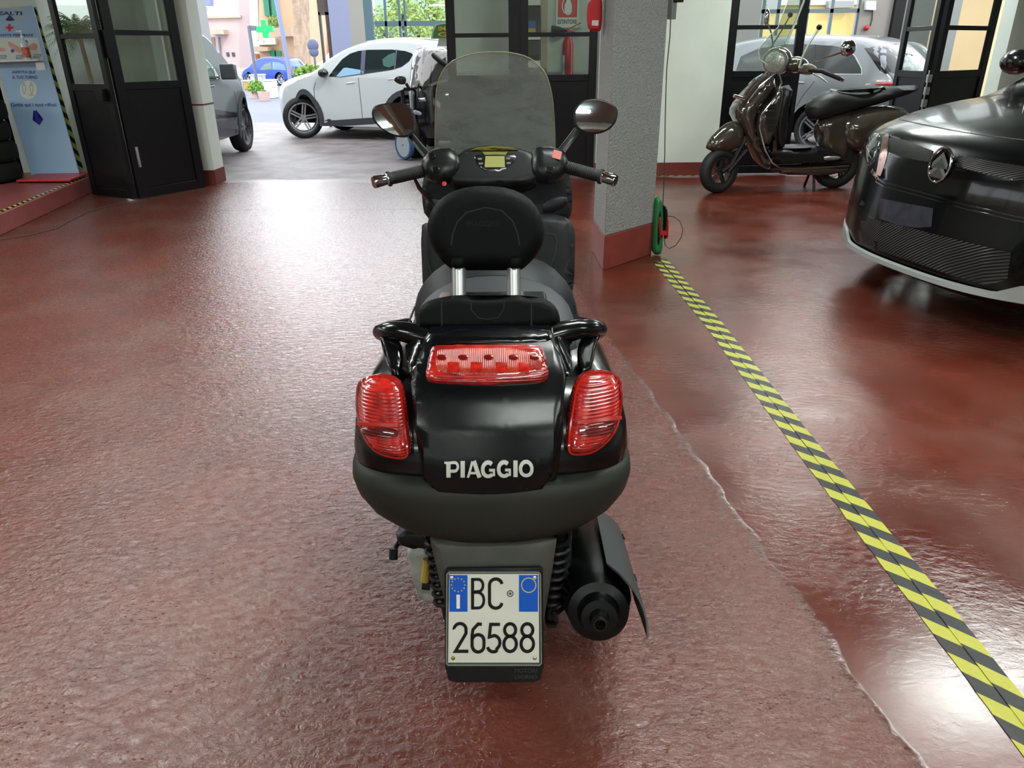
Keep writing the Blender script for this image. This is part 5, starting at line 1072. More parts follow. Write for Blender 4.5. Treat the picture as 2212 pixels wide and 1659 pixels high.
k = c.px(474, 160)[0]; b = B(); b.obox(k + c.sd * .13 + V((0, 0, .03)), c.sd * .1, V((0, .06, 0)), V((0, 0, .1))); obj('door_mirror', b, mat('mirror_cap_grey', '50565a', .3, coat=.5), c.t, bevel=.02)
# --- dark glossy small car behind the windscreen of the scooter
prof = [(.06, .22), (.0, .35), (.0, .7), (.05, .92), (.45, 1.0), (.9, 1.06), (1.3, 1.38), (1.7, 1.47), (2.3, 1.49), (2.75, 1.44), (3.05, 1.15), (3.22, .95), (3.28, .6), (3.25, .3)]
prof = [((3.28 - a) * .73, z) for a, z in reversed(prof)]          # tail towards us
rr = V((.80, .60, 0)); DK = mat('dark_bronze_paint', '2b2226', .1, .5, coat=1)
c = Car('glossy dark small car with chrome trimmed glass, partly hidden behind the scooter windscreen', DK, prof, .80, (.12, 10.5), V((.05, 1, 0)), (.48, 1.95), rt=.30, arch=.36, belt=.92, tum=.28, r=.10, nose=.28)
gw = [(872, 192), (876, 165), (888, 132), (902, 110), (915, 106), (955, 106), (968, 114), (971, 124), (974, 180), (930, 186)]
g = c.part('rear_window', gw, mat('mirror_dark_glass', '5f5a55', .04, .6, coat=1), nx=8, sm=1)
c.line('window_chrome', [(872, 192), (876, 165), (888, 132), (902, 109), (915, 104), (957, 104), (969, 112), (973, 124)], 3, CHR); c.line('belt_chrome', [(880, 187), (930, 183), (975, 180)], 3, CHR)
c.part('tailgate_handle', [(904, 212), (918, 211), (920, 219), (906, 220)], CHR, bulge=.02); c.part('rear_lamp', [(894, 236), (912, 243), (909, 250), (892, 246)], mat('pale_lamp', 'b9c0d8', .1, coat=1), bulge=.01, sm=1)
b = B(); q = c.px(935, 130)[0]; b.tube([c.px(936, 118)[0] - c.rear * .03, c.px(950, 130)[0] - c.rear * .03, c.px(968, 142)[0] - c.rear * .03], .03, 8); obj('wiper', b, BLK, c.t)
# --- silver estate car beyond the right-hand doors
prof = [(.12, .24), (.02, .36), (0, .6), (.05, .80), (.4, .95), (1.0, 1.04), (1.25, 1.10), (1.85, 1.44), (2.3, 1.54), (2.9, 1.57), (3.6, 1.55), (4.05, 1.50), (4.40, 1.28), (4.62, 1.02), (4.70, .96), (4.73, .6), (4.64, .3)]
rr = V((.74, -.67, 0)); wc = FL(1750, 333); o_ = wc - rr * 3.50
SV = mat('silver_grey_paint', '85878c', .3, .5, coat=.7)
c = Car('silver grey estate car behind the parked retro scooter, seen from its rear corner', SV, prof, .88, (o_.x, o_.y), rr, (.86, 3.50), rt=.325, arch=.385, belt=.95, tum=.34, r=.09, nose=.3, tail=.15, rimm=mat('alloy_grey', '8d8f94', .3, .8), spokes=5)
g = c.part('side_window', [(1600, 122), (1640, 104), (1700, 96), (1735, 95), (1800, 99), (1828, 104), (1845, 122), (1860, 150), (1860, 159), (1735, 157), (1640, 154), (1590, 152)], mat('privacy_glass', '1b1c1f', .12, coat=.6), nx=12)
c.part('window_pillar', [(1755, 96), (1762, 96), (1758, 157), (1750, 157)], mat('privacy_glass'), parent=g, off=.006)
c.line('window_chrome', [(1829, 102), (1848, 122), (1861, 147), (1862, 160), (1740, 160)], 1.6, CHR)
c.part('rear_window', [(1867, 104), (1905, 97), (1992, 91), (2030, 92), (2032, 155), (1912, 159), (1900, 152), (1885, 128)], mat('privacy_glass'), nx=10)
c.part('rear_lamp', [(1888, 180), (1920, 177), (2000, 178), (2002, 186), (1925, 186), (1892, 184)], mat('red_lamp', 'b8202a', .15, coat=1), bulge=.012)
c.line('door_seam', [(1760, 175), (1735, 205), (1720, 230)], .9, SEAM); c.part('door_handle', [(1712, 175), (1738, 176), (1738, 182), (1712, 181)], SV, bulge=.02)
b = B(); q = c.loc(3.75, 1.46, 0, False); b.prism([q, q + c.rear * .12, q + c.rear * .12 + V((0, 0, .07))], c.sd * .03); obj('roof_antenna', b, SV, c.t)
# --- a dark car further back on the right, its roof over the silver one; and one behind the folded door
prof = [(.12, .24), (0, .5), (.05, .85), (.5, .98), (1.1, 1.06), (1.7, 1.45), (2.3, 1.56), (3.4, 1.54), (3.9, 1.4), (4.2, 1.0), (4.25, .5), (4.2, .28)]
c = Car('dark SUV at the back with its roof showing over the silver estate car', mat('dark_slate_paint', '3c4147', .2, .4, coat=.8), prof, .88, (3.6, 14.9), V((.97, -.22, 0)), (.85, 3.4), rt=.33, arch=.40, belt=1.0, tum=.3, r=.08)
c.part('side_window', [(1668, 100), (1700, 78), (1740, 66), (1860, 66), (1895, 78), (1890, 100)], CGREEN, nx=8, sm=1)
c = Car('dark hatchback behind the folded glass door on the right', mat('black_metallic_paint', '202428', .2, .4, coat=.8), prof, .88, (8.4, 11.4), V((.3, .95, 0)), (.85, 3.4), rt=.33, arch=.40, belt=1.0, tum=.3, r=.08)
c.part('side_window', [(2050, 140), (2062, 110), (2085, 92), (2110, 88), (2160, 88), (2170, 100), (2165, 138)], CGREEN, nx=8)
# --- blue hatchback and white car out in the street
prof = [(.1, .22), (0, .38), (.03, .6), (.3, .76), (.75, .84), (1.15, 1.12), (1.55, 1.24), (2.1, 1.25), (2.7, 1.18), (3.0, .9), (3.15, .8), (3.2, .45), (3.14, .24)]
rr = V((.93, -.36, 0)); wc = FL(607, 185); o_ = wc - rr * 2.55
c = Car('small blue hatchback out in the street beside the pharmacy', mat('blue_paint', '2a50b4', .25, .2, coat=.8), prof, .83, (o_.x, o_.y), rr, (.65, 2.55), rt=.27, arch=.32, belt=.82, tum=.3, r=.08, rimm=mat('wheel_cover', 'b8bcd0', .4), spokes=7)
c.part('side_window', [(560, 150), (572, 139), (585, 134), (587, 149), (566, 152)], CGREEN, nx=6); c.part('side_window', [(589, 134), (603, 135), (616, 142), (618, 152), (589, 150)], mat('bluish_glass', '5c84c4', .1, coat=1), nx=6)
c.part('rear_lamp', [(624, 140), (630, 144), (634, 158), (630, 160)], mat('red_lamp'), bulge=.02)
prof2 = [(.1, .24), (0, .42), (.03, .7), (.3, .9), (.8, .98), (1.2, 1.4), (1.7, 1.55), (2.6, 1.55), (3.3, 1.4), (3.55, .95), (3.6, .5), (3.54, .26)]
c = Car('white car parked across the street beyond the hedge', mat('white_far_paint', 'f2f2f0', .3, coat=.5), prof2, .83, (-9.9, 44.5), V((.6, .8, 0)), (.75, 2.8), rt=.30, arch=.36, belt=.95, tum=.3, r=.12)
c.part('window', [(676, 133), (682, 128), (692, 128), (697, 133)], CGLASS, nx=4)

# --- big dark car on the right, nose towards us
rear = V((.974, .228, 0)); no = V((2.205, 4.06, 0))
CB = mat('black_metallic_car_paint', '040606', .22, 0, coat=.3, spec=.2, rvar=.04)
CK = mat('black_grille_plastic', '0a0b0c', .32, coat=.3)
prof = [(.22, .165), (.06, .18), (.0, .26), (.01, .44), (.03, .58), (.045, .72), (.075, .84), (.16, .93), (.36, .99), (.9, 1.075), (1.25, 1.11), (1.5, 1.26), (1.95, 1.48), (2.4, 1.57), (3.2, 1.58), (3.9, 1.5), (4.0, 1.1), (4.02, .6), (3.95, .3)]
sd = V((.228, -.974, 0)); o_ = no + sd * 1.03
c = Car('black car with oval chrome emblem, nose pointing left, cut by the frame', CB, prof, 1.03, (o_.x, o_.y), rear, (.80, 3.35), rt=.33, arch=.40, belt=1.0, tum=.3, r=.06, nose=.20, zb=.20)
RIB = bpy.data.materials.new('ribbed_grille'); RIB.use_nodes = True; N = RIB.node_tree.nodes; L = RIB.node_tree.links; p_ = N['Principled BSDF']
tc_ = N.new('ShaderNodeTexCoord'); wv = N.new('ShaderNodeTexWave'); wv.bands_direction = 'DIAGONAL'; wv.inputs['Scale'].default_value = 34; L.new(tc_.outputs['Object'], wv.inputs['Vector'])
bp_ = N.new('ShaderNodeBump'); bp_.inputs['Strength'].default_value = 1; bp_.inputs['Distance'].default_value = .004; L.new(wv.outputs['Fac'], bp_.inputs['Height']); L.new(bp_.outputs[0], p_.inputs['Normal']); p_.inputs['Base Color'].default_value = lin('0b0c0d'); p_.inputs['Roughness'].default_value = .35
c.part('upper_grille', [(1918, 288), (1926, 296), (2016, 326), (2006, 350), (1960, 342), (1912, 326)], RIB, nx=10, th=.003)
c.part('upper_grille', [(2070, 336), (2120, 344), (2230, 362), (2230, 392), (2180, 388), (2066, 360)], RIB, nx=10, th=.003)
c.line('bonnet_seam', [(1930, 250), (1945, 258), (1975, 265), (2010, 272), (2060, 282), (2120, 291), (2225, 304)], 2.2, mat('seam_black'))
c.part('headlamp', [(1862, 310), (1870, 296), (1896, 284), (1903, 300), (1897, 330), (1886, 352), (1876, 362), (1866, 340)], mat('smoked_lamp', '30383a', .06, coat=1), bulge=.02, sm=1, nx=8, ny=8)
c.part('lamp_blade', [(1868, 318), (1872, 312), (1886, 338), (1880, 342)], CHR, off=.022, th=.002)
c.part('chrome_blade', [(1907, 292), (1917, 284), (1920, 292), (1911, 304), (1917, 330), (1912, 352), (1902, 380), (1892, 378), (1902, 352), (1904, 328)], mat('satin_bronze', 'a58a82', .2, .9), th=.006, nx=6, ny=8)
c.part('chrome_blade', [(1880, 372), (1885, 364), (1898, 384), (1894, 390)], mat('satin_bronze'), th=.006)
c.part('gloss_band', [(1893, 378), (1904, 352), (1912, 334), (2004, 356), (2070, 368), (2230, 396), (2230, 470), (2110, 446), (1990, 412), (1910, 390)], mat('gloss_grille_black', '050506', .16, coat=.5, spec=.2), nx=14, th=.003)
for yo in (0, 9): c.line('bumper_ridge', [(1891, 383 + yo), (1910, 394 + yo), (1990, 415 + yo), (2110, 449 + yo), (2225, 474 + yo)], 3, mat('gloss_ridge', '101013', .12, coat=1), th=.012)
c.part('plate_mount', [(1900, 428), (1960, 440), (2016, 450), (2012, 490), (1975, 492), (1936, 485), (1899, 472)], mat('bare_plate_mount', '2c2c38', .35, var=(22, .5)), nx=8, th=.003)
c.part('lower_grille', [(1858, 466), (1900, 478), (1940, 492), (2010, 508), (2100, 528), (2184, 546), (2176, 604), (2128, 618), (2060, 596), (1982, 566), (1900, 542), (1862, 524)], RIB, nx=16, ny=10, th=.002)
b = B(); rows = []
for i in range(61):
    sv = -1 + 2 * i / 60; u = abs(sv); e_ = min(1, max(0, (u - .66) / .12)); zl, zh = .222 + .03 * u ** 3, .262 + .055 * e_ + .03 * u ** 3; row = []
    for zz, of in ((zl, .0), (zl + .008, .020), (zh - .008, .016), (zh, .0)):
        p = c.loc(.05 * u ** 6, zz, sv * .99, True); row.append(p - c.rear * (of * (1.1 - .6 * u ** 6)))
    rows.append(row)
b.loft(rows); obj('skid_plate', b, mat('silver_skid', '9a9e9c', .45, .3), c.t, ang=40)
c.part('fog_recess', [(1856, 442), (1862, 432), (1869, 440), (1863, 446)], CK, th=.003)
c.part('windscreen', [(2178, 166), (2225, 116), (2225, 168)], CGLASS, nx=4)
# emblem: oval ring with two chevrons
pe = c.px(2037, 356)[0] - rear * .012; un = (-rear + V((0, 0, .12))).normalized(); eu = sd.copy(); ev = un.cross(eu).normalized()
if ev.z < 0: ev = -ev
em = lambda of: (lambda u, v: (pe + eu * u + ev * v + un * of, un))
b = B(); pts = [em(.006)(.070 * math.cos(t), .088 * math.sin(t))[0] for t in [2 * math.pi * k / 40 for k in range(41)]]; b.tube(pts, .0065, 8, cap=False); eb = obj('emblem', b, CHR, c.t, label='oval chrome emblem with two chevrons')
b = B(); slab(b, [(.066 * math.cos(t), .084 * math.sin(t)) for t in [2 * math.pi * k / 32 for k in range(32)]], em(-.012), .010, 2); obj('emblem_field', b, mat('gloss_grille_black'), eb)
for dv, hw in ((.022, .054), (-.026, .056)): b = B(); slab(b, [(-hw, dv - .040), (0, dv + .014), (hw, dv - .040), (hw, dv - .014), (0, dv + .042), (-hw, dv - .014)], em(.002), .006, 1); obj('chevron', b, CHR, eb)
b = B(); mk = A(2196, 134, 5.5); b.sphere(mk, .13, sq=(.6, 1.1, .62)); b.bar(mk + V((.05, -.05, -.06)), mk + V((.2, -.2, -.1)), .05, .04); obj('door_mirror', b, BLKG, c.t)
# ================================================================ FORECOURT FACADE AND STREET
def pr_(b, poly, y, d): b.prism([A(x, z, y) for x, z in poly], (0, d, 0)); return b
def flat_part(name, polys, y, d, m, parent, label=None):
    for po in polys if isinstance(polys[0][0], tuple) and isinstance(polys[0][0][0], (int, float)) is False else [polys]:
        pr_(b := B(), po, y, d); obj(name, b, m, parent, label=label)
def vwall(x0, x1, y, t=.2, z0=0, z1=4.2, m=None, name='wall_forecourt'):
    """upright piece of forecourt facade between two image columns (taken at row 60)"""
    a, c = A(x0, 60, y).x, A(x1, 60, y).x; b = B().box((a, y, z0), (c, y + t, z1)); return obj(name, b, m, kind='structure')
BG = mat('blue_grey_column_paint', '8489a6', .6); BE = mat('beige_column_paint', '8f8d86', .7); BR = mat('brown_window_frame', '5c5350', .5); GP = mat('grey_pillar_paint', '9b9c9e', .7)
# grey pillar with two safety signs
xa, xb = A(330, 60, 14.0).x, A(429, 60, 14.0).x; b = B().box((xa, 14.0, 0), (xb, 14.5, 4.2)); obj('wall_forecourt_left', b, GP, kind='structure')
o1 = A(400, 38, 13.97); sign(399, 13.97, o1.z - .02, .25, .34, 'green safety sign with a white pictogram on the grey forecourt pillar', 'DOCCIA', '1f8f7c', kind='shower', tx=.18)
o2 = A(405, 82, 13.97); sign(404, 13.97, o2.z - .03, .25, .33, 'red extinguisher sign below the green one on the grey forecourt pillar', 'ESTINTORE', 'c8323a', tx=.18)
vwall(690, 713, 16.0, .12, m=mat('brown_door_frame', '4c443f', .5), name='window_2', z0=2.05); 
b = B().box((A(690, 60, 16).x, 16, 0), (A(694, 60, 16).x, 16.1, 2.1)).box((A(705, 60, 16).x, 16, 0), (A(713, 60, 16).x, 16.1, 2.1)); obj('window_3', b, mat('brown_door_frame'), kind='structure')
vwall(713, 757, 15.9, .4, m=BG); vwall(757, 788, 15.9, .4, m=BE); 
b = B().box((A(788, 60, 15.9).x, 15.9, 0), (A(806, 60, 15.9).x, 16.05, 4.2)).box((A(806, 60, 15.9).x, 15.95, 1.0), (A(990, 60, 15.9).x, 16.0, 1.12)).box((A(806, 20, 15.9).x, 15.95, 1.84), (A(975, 20, 15.9).x, 16.0, 1.93))
for x in (831, 861, 873, 972): b.box((A(x, 60, 15.9).x, 15.95, 1.1), (A(x + 5, 60, 15.9).x, 16.0, 4.2))
w4 = obj('window_4', b, mat('teal_window_frame', '48606a', .5), kind='structure'); OFF[w4.name] = V((0, 0, 0))
b = B().box((A(806, 60, 15.9).x, 15.97, 1.1), (A(985, 60, 15.9).x, 15.98, 4.2)); obj('window_glass', b, PANE, w4)
b = B().box((A(806, 60, 15.9).x, 15.9, 0), (A(1400, 60, 15.9).x, 16.1, 1.0)); obj('wall_forecourt_low', b, BE, kind='structure')
b = B().box((A(985, 60, 15.9).x, 15.9, 1.0), (4.3, 16.1, 4.2)); obj('wall_forecourt_mid', b, PLAS, kind='structure')
# right-hand part: shutter, big window with a yellow house behind, grey wall, dark frames
vwall(1578, 1640, 15.6, .2, m=mat('grey_shutter', '8a8684', .6, bump=(2, .1)), name='wall_forecourt_shutter')
b = B().box((4.8, 15.9, 0), (6.9, 16.1, 1.35)).box((4.8, 15.9, 3.3), (6.9, 16.1, 4.2)); obj('wall_forecourt_right', b, BE, kind='structure')
b = B()
for x in (1643, 1675, 1738, 1790, 1848): b.box((A(x, 60, 15.9).x, 15.94, 1.35), (A(x + 7, 60, 15.9).x, 16.0, 3.3))
b.box((4.8, 15.94, 2.0), (6.9, 16.0, 2.07)); obj('window_5', b, mat('slate_window_frame', '5d6e74', .5), kind='structure')
vwall(1852, 1926, 15.9, .2, m=mat('grey_beige_wall', '8b8680', .7)); vwall(1926, 1948, 15.8, .2, m=BLK, name='trim_4'); vwall(1948, 1966, 15.9, .2, m=BE); vwall(1966, 2010, 15.8, .2, m=mat('charcoal_curtain', '2d2e30', .8)); vwall(2040, 2068, 15.8, .2, m=GP)
fb = thing('fuse_box', A(1893, 12, 15.85), 'white fuse box on the grey wall beyond the silver estate car', 'fuse box')
b = B(); pr_(b, [(1872, 2), (1893, 2), (1892, 22), (1871, 21)], 15.8, .09); obj('box_case', b, WHT, fb)
b = B(); tube_px(b, [(1885, 22, 15.88), (1884, 42, 15.88), (1880, 56, 15.88)], .01, 6); obj('wire', b, mat('cable_grey'), fb); b = B(); b.sphere(A(1872, 60, 15.85), .05); obj('red_plug', b, mat('plug_red', 'b02a2a', .5), fb)
# unseen canopy roof outside the doors, kept short so sky lights the wall
b = B().box((-9, 9.4, 3.35), (-1.5, 10.4, 3.5)); obj('ceiling_canopy', b, CEIL, kind='structure')
# street: houses
def house(name, label, poly, y, d, m, cat='building'):
    xs = sum(p[0] for p in poly) / len(poly); t = thing(name, (A(xs, 100, y).x, y, 0), label, cat); 
    b = B(); q = [A(px, pz, y) for px, pz in poly]; zt_ = min(v.z for v in q)
    for v in q:
        if v.z < zt_ + 2.2: v.z = 0
    b.prism(q, (0, d, 0)); obj('wall', b, m, t); return t
PINK = mat('pink_plaster', 'd0bdbd', .9, var=(.5, .06)); PEACH = mat('peach_plaster', 'd8b596', .9, var=(.5, .06)); ORG = mat('orange_plaster', 'd88f68', .9, var=(.6, .1)); SHU = mat('green_shutter', '3f8f72', .6); STONE = mat('stone_trim', 'c9b9a4', .9, var=(.8, .15)); DKW = mat('dark_window', '4a4c56', .3)
def parts(t, y, items):
    for nm, po, m, d in items: b = B(); pr_(b, po, y - d, d + .02); obj(nm, b, m, t)
t = house('building', 'pale pink house with two tiny windows left of the pharmacy', [(380, -400), (546, -400), (561, 176), (420, 190)], 50, 8, PINK)
parts(t, 50, [('window', [(488, 113), (494, 113), (496, 122), (490, 122)], DKW, .05), ('window', [(500, 113), (506, 113), (508, 122), (502, 122)], DKW, .05), ('corner_pilaster', [(518, -400), (545, -400), (562, 176), (546, 176)], mat('white_pilaster', 'dcd8d8', .8), .5), ('string_course', [(440, 35), (519, 33), (520, 38), (440, 40)], STONE, .2), ('balcony_slab', [(452, 64), (482, 64), (484, 74), (454, 74)], STONE, .8), ('doorway', [(455, 80), (463, 80), (470, 150), (460, 150)], mat('shade_brown', '9b8577', .8), .05), ('drainpipe', [(470, 80), (473, 80), (481, 150), (478, 150)], mat('pipe_grey', '8c8288', .6), .1)])
t = house('building', 'orange rendered gate pillar and house end beside the grey forecourt pillar', [(414, 14), (434, 15), (462, 160), (440, 170)], 26, 3, mat('orange_clay', 'd39a70', .9, var=(1, .08)))
parts(t, 26, [('pillar_cap', [(410, 12), (440, 14), (440, 22), (412, 22)], STONE, .3), ('painted_stripe', [(432, 30), (438, 30), (460, 150), (455, 150)], mat('whitish_strip', 'dccbc4', .8), .05)])
b = B(); pr_(b, [(405, -60), (452, -60), (454, 12), (410, 10)], 26.5, .3); tag = obj('awning_sign', b, mat('violet_awning', '8a8fd0', .7), None, 'violet blue awning over the orange pillar at the upper left', 'awning')
t = house('building', 'peach house with green shutters and a balcony that holds the pharmacy', [(558, -400), (628, -400), (638, 168), (560, 172)], 46, 8, PEACH)
parts(t, 46, [('shutter', [(562, -60), (574, -60), (583, 34), (572, 34)], SHU, .2), ('shutter', [(582, -60), (592, -60), (599, 36), (588, 36)], SHU, .2), ('window', [(573, -60), (582, -60), (588, 36), (582, 36)], DKW, .05), ('balcony', [(590, 60), (628, 59), (629, 78), (592, 80)], mat('balcony_render', 'cbb39c', .9), 1.4), ('lower_shutter', [(582, 109), (592, 109), (594, 127), (585, 127)], mat('teal_shutter', '2f8f62', .6), .3), ('lower_shutter', [(596, 109), (605, 110), (607, 128), (597, 127)], mat('teal_shutter'), .3), ('door', [(550, 116), (558, 116), (561, 138), (554, 138)], mat('door_brown', 'a5694a', .7), .1), ('porch', [(548, 100), (578, 102), (578, 110), (550, 112)], mat('porch_tan', 'b8a68e', .9), 1.0)])
LEAF = mat('street_foliage', '7c9a4a', .8, var=(6, .35)); LEAF2 = mat('bright_foliage', '6f9e3c', .8, var=(8, .4))
def shrub(name, label, cx_, cy_, y, rx, ry, m, cat='plant', n=260, pot=None, group=None):
    o = A(cx_, cy_, y); s_ = (y / F) * 1.1; t = thing(name, (o.x, y, max(0, o.z - ry * s_)), label, cat, group); b = B()
    for k in range(n):
        a, e, q = random.uniform(0, 6.283), random.uniform(-1, 1), random.random() ** .4; c_ = math.sqrt(1 - e * e)
        p = o + V((rx * s_ * q * c_ * math.cos(a), rx * s_ * q * c_ * math.sin(a), ry * s_ * q * e)); sz = .10 * rx * s_ + .03
        u = V((random.uniform(-1, 1), random.uniform(-1, 1), random.uniform(-1, 1))).normalized(); w = u.orthogonal().normalized()
        b.add([p - u * sz, p + w * sz * .5, p + u * sz, p - w * sz * .5], [(0, 1, 2, 3)])
    obj('foliage', b, m, t)
    if o.z - ry * s_ > .05 and not pot and name != 'balcony_plant': b = B(); b.cyl((o.x, y, 0), (o.x, y, o.z), .06 + .02 * rx * s_, .05, 8); obj('stem', b, mat('bark_brown', '6b5a48', .9), t)
    if pot: b = B(); b.lathe(A(*pot[:2], y), (0, 0, 1), [(0, pot[2] * .75), (pot[3], pot[2]), (pot[3], pot[2] * .8)], 20, True); obj('pot', b, pot[4], t)
    return t
shrub('balcony_plant', 'leafy plants on the balcony just above the green cross', 592, 49, 45.0, 15, 11, LEAF)
# pharmacy cross and sign
t = thing('pharmacy_cross', FL(556, 176), 'bright green pharmacy cross mounted on a slim grey post', 'pharmacy sign')
CR = mat('lit_green', '18b060', .4, emit=.45); q = lambda x, y: (x, y)
b = B(); pr_(b, [(562, 43), (573, 43), (575, 55), (588, 56), (589, 69), (578, 69), (580, 81), (568, 82), (566, 70), (554, 70), (553, 57), (564, 57)], 30, .25); obj('cross', b, CR, t)
b = B(); b.tube([A(537, 56, 30.1), A(546, 115, 30.1), V((A(549, 140, 30.1).x, 30.1, 0))], .06, 8); pr_(b, [(537, 55), (554, 56), (554, 66), (539, 66)], 30.1, .05); obj('post', b, mat('post_grey', '6c7080', .5), t)
pm_ = plane((0, 45.58, 1), (0, -1, 0)); fmm = onplane(pm_)
t = thing('shop_sign', A(575, 90, 45.6), 'white sign board reading FARMACIA under the green cross', 'sign')
b = B(); pr_(b, [(552, 83), (594, 82), (595, 96), (554, 97)], 45.55, .40); obj('sign_board', b, WHT, t)
b = B(); text(b, 'FARMACIA', fmm, 557, 86, 34, 7, .03, .02); obj('sign_lettering', b, mat('teal_letters', '5a9fae', .5), t)
t = house('building', 'rough stone tower corner and tree trunk between the two house rows', [(620, -300), (634, -300), (652, 165), (636, 165)], 42, 2, mat('rubble_stone', 'b49c86', .95, var=(1.6, .3), bump=(2, .6, .2)))
t = house('building', 'far orange and pink row of houses sloping down the street', [(640, 44), (668, 26), (696, 20), (720, 130), (700, 172), (648, 168)], 60, 8, ORG)
parts(t, 60, [('pink_gable', [(642, 46), (690, 34), (696, 62), (650, 64)], mat('pink_roof', 'd8a2a0', .9), .4), ('yellow_front', [(650, 66), (662, 66), (668, 110), (656, 112)], mat('yellow_plaster', 'e8b45a', .9), .3), ('pipe', [(671, 50), (673, 50), (686, 130), (684, 130)], mat('pipe_grey'), .2), ('window', [(676, 96), (682, 96), (684, 116), (679, 116)], DKW, .05)])
b = B(); tube_px(b, [(590, -80, 33), (597, 0, 33), (610, 70, 33), (624, 146, 33), (629, 200, 33)], .09, 8); obj('street_lamp', b, mat('lamp_post_paint', '8a90ae', .5), None, 'slanting looking blue grey lamp post in front of the peach house', 'lamp post')
b = B(); b.tube([A(676, 92, 40), V((A(679, 120, 40).x, 40, 0))], .05, 8); b.sphere(A(676, 98, 40), .28, sq=(1, .3, 1)); b.sphere(A(678, 112, 40), .24, sq=(1, .3, 1)); obj('road_sign', b, mat('sign_back_grey', '5f6680', .5), None, 'round road signs on a pole seen from behind near the orange houses', 'road sign')
# hedge, fence, planters, cabinets
shrub('hedge', 'clipped green hedge behind the nose of the white SUV', 672, 158, 34, 34, 14, LEAF, 'hedge', 700)
t = thing('picket_fence', FL(512, 172), 'white picket fence left of the blue hatchback', 'fence')
for i in range(9):
    x = 499 + i * 3.7; b = B(); pr_(b, [(x, 145 + i * .3), (x + 1.8, 145 + i * .3), (x + 3.4, 173), (x + 1.6, 173)], FL(512, 172).y, .05); obj('picket', b, WHT, t)
b = B(); pr_(b, [(498, 151), (532, 152), (533, 154), (498, 153)], FL(512, 172).y + .05, .04); obj('rail', b, WHT, t)
def crate(name, label, x0, x1, yt, zb_, m, cat, d=.6):
    p = FL((x0 + x1) / 2, zb_); t = thing(name, p, label, cat); w = (x1 - x0) / F * p.y * .93; h_ = A((x0 + x1) / 2, yt, p.y).z; b = B().box((p.x - w / 2, p.y, 0), (p.x + w / 2, p.y + d, h_)); obj('body', b, m, t, bevel=.02)
    b = B().box((p.x - w * .54, p.y - .03, h_), (p.x + w * .54, p.y + d + .03, h_ + .04)); obj('top', b, WHT, t); return t
crate('utility_cabinet', 'lavender white street cabinet in front of the blue hatchback', 544, 568, 163, 196, mat('cabinet_lilac', 'c6c6dc', .6), 'cabinet')
crate('utility_cabinet', 'slimmer white street cabinet right of the lavender one', 573, 592, 175, 213, mat('cabinet_white', 'dedee4', .6), 'cabinet')
crate('brick_planter', 'long terracotta planter wall beyond the grey SUV', 522, 542, 176, 194, mat('terracotta', 'd39c62', .8), 'planter')
PT = mat('pot_pink', 'd3b5ae', .8)
p_ = FL(572, 218); shrub('potted_plant', 'low plant in a pale round pot by the street cabinets', 571, 199, p_.y, 7, 5, LEAF, n=90, pot=(572, 218, .20, .28, PT))
p_ = FL(556, 212); shrub('potted_plant', 'lush light green plant in a pink pot beside the grey SUV bonnet', 552, 188, p_.y, 16, 13, LEAF2, n=240, pot=(552, 226, .17, .42, PT))
# plants seen through the big window
for i, (x, y_, yy, rx, ry) in enumerate(((830, 60, 22, 26, 40), (870, 20, 24, 30, 40), (905, 70, 21, 22, 36), (940, 30, 25, 30, 40))):
    shrub('garden_tree', ['yellow green tree behind the left panes of the tall window', 'pale green tree high behind the tall window', 'low green bush behind the middle panes of the tall window', 'light green tree at the right end of the tall window'][i], x, y_, yy, rx, ry, mat('sunlit_leaves', 'a9bd6c', .8, var=(5, .4)), 'tree', 420)
t = house('building', 'pale building with teal glass behind the tall window', [(806, -300), (990, -300), (990, 140), (806, 140)], 30, 4, mat('pale_teal_wall', 'b5ccc6', .8, var=(.4, .12)))
parts(t, 30, [('window', [(925, -30), (945, -30), (948, 22), (928, 22)], mat('teal_pane', '7ba3ae', .3), .05), ('window', [(820, 20), (850, 20), (853, 70), (823, 70)], mat('teal_pane'), .05)])
t = house('building', 'sunlit yellow building seen through the windows behind the silver car', [(1600, -300), (1900, -300), (1900, 130), (1600, 130)], 26, 4, mat('yellow_facade', 'd9c27c', .85, var=(.5, .08)))
parts(t, 26, [('pale_band', [(1600, -60), (1900, -60), (1900, 10), (1600, 12)], mat('pale_facade_band', 'd8d6cc', .8), .1), ('shutter', [(1655, -20), (1680, -20), (1680, 22), (1655, 22)], mat('slat_grey', 'a9adab', .7), .15), ('balcony_rail', [(1790, 2), (1845, 2), (1845, 16), (1790, 17)], mat('rail_grey', '9a9ea0', .6), .3)])
shrub('garden_tree', 'green tree at the left edge of the yellow building window', 1628, 10, 20, 22, 44, mat('green_leaves', '6f9a72', .8, var=(5, .4)), 'tree', 300)
t = house('building', 'peach sunlit building seen through the folded glass door on the right', [(2050, -300), (2200, -300), (2200, 140), (2050, 140)], 24, 4, mat('peach_facade', 'd9b98f', .85, var=(.5, .08)))
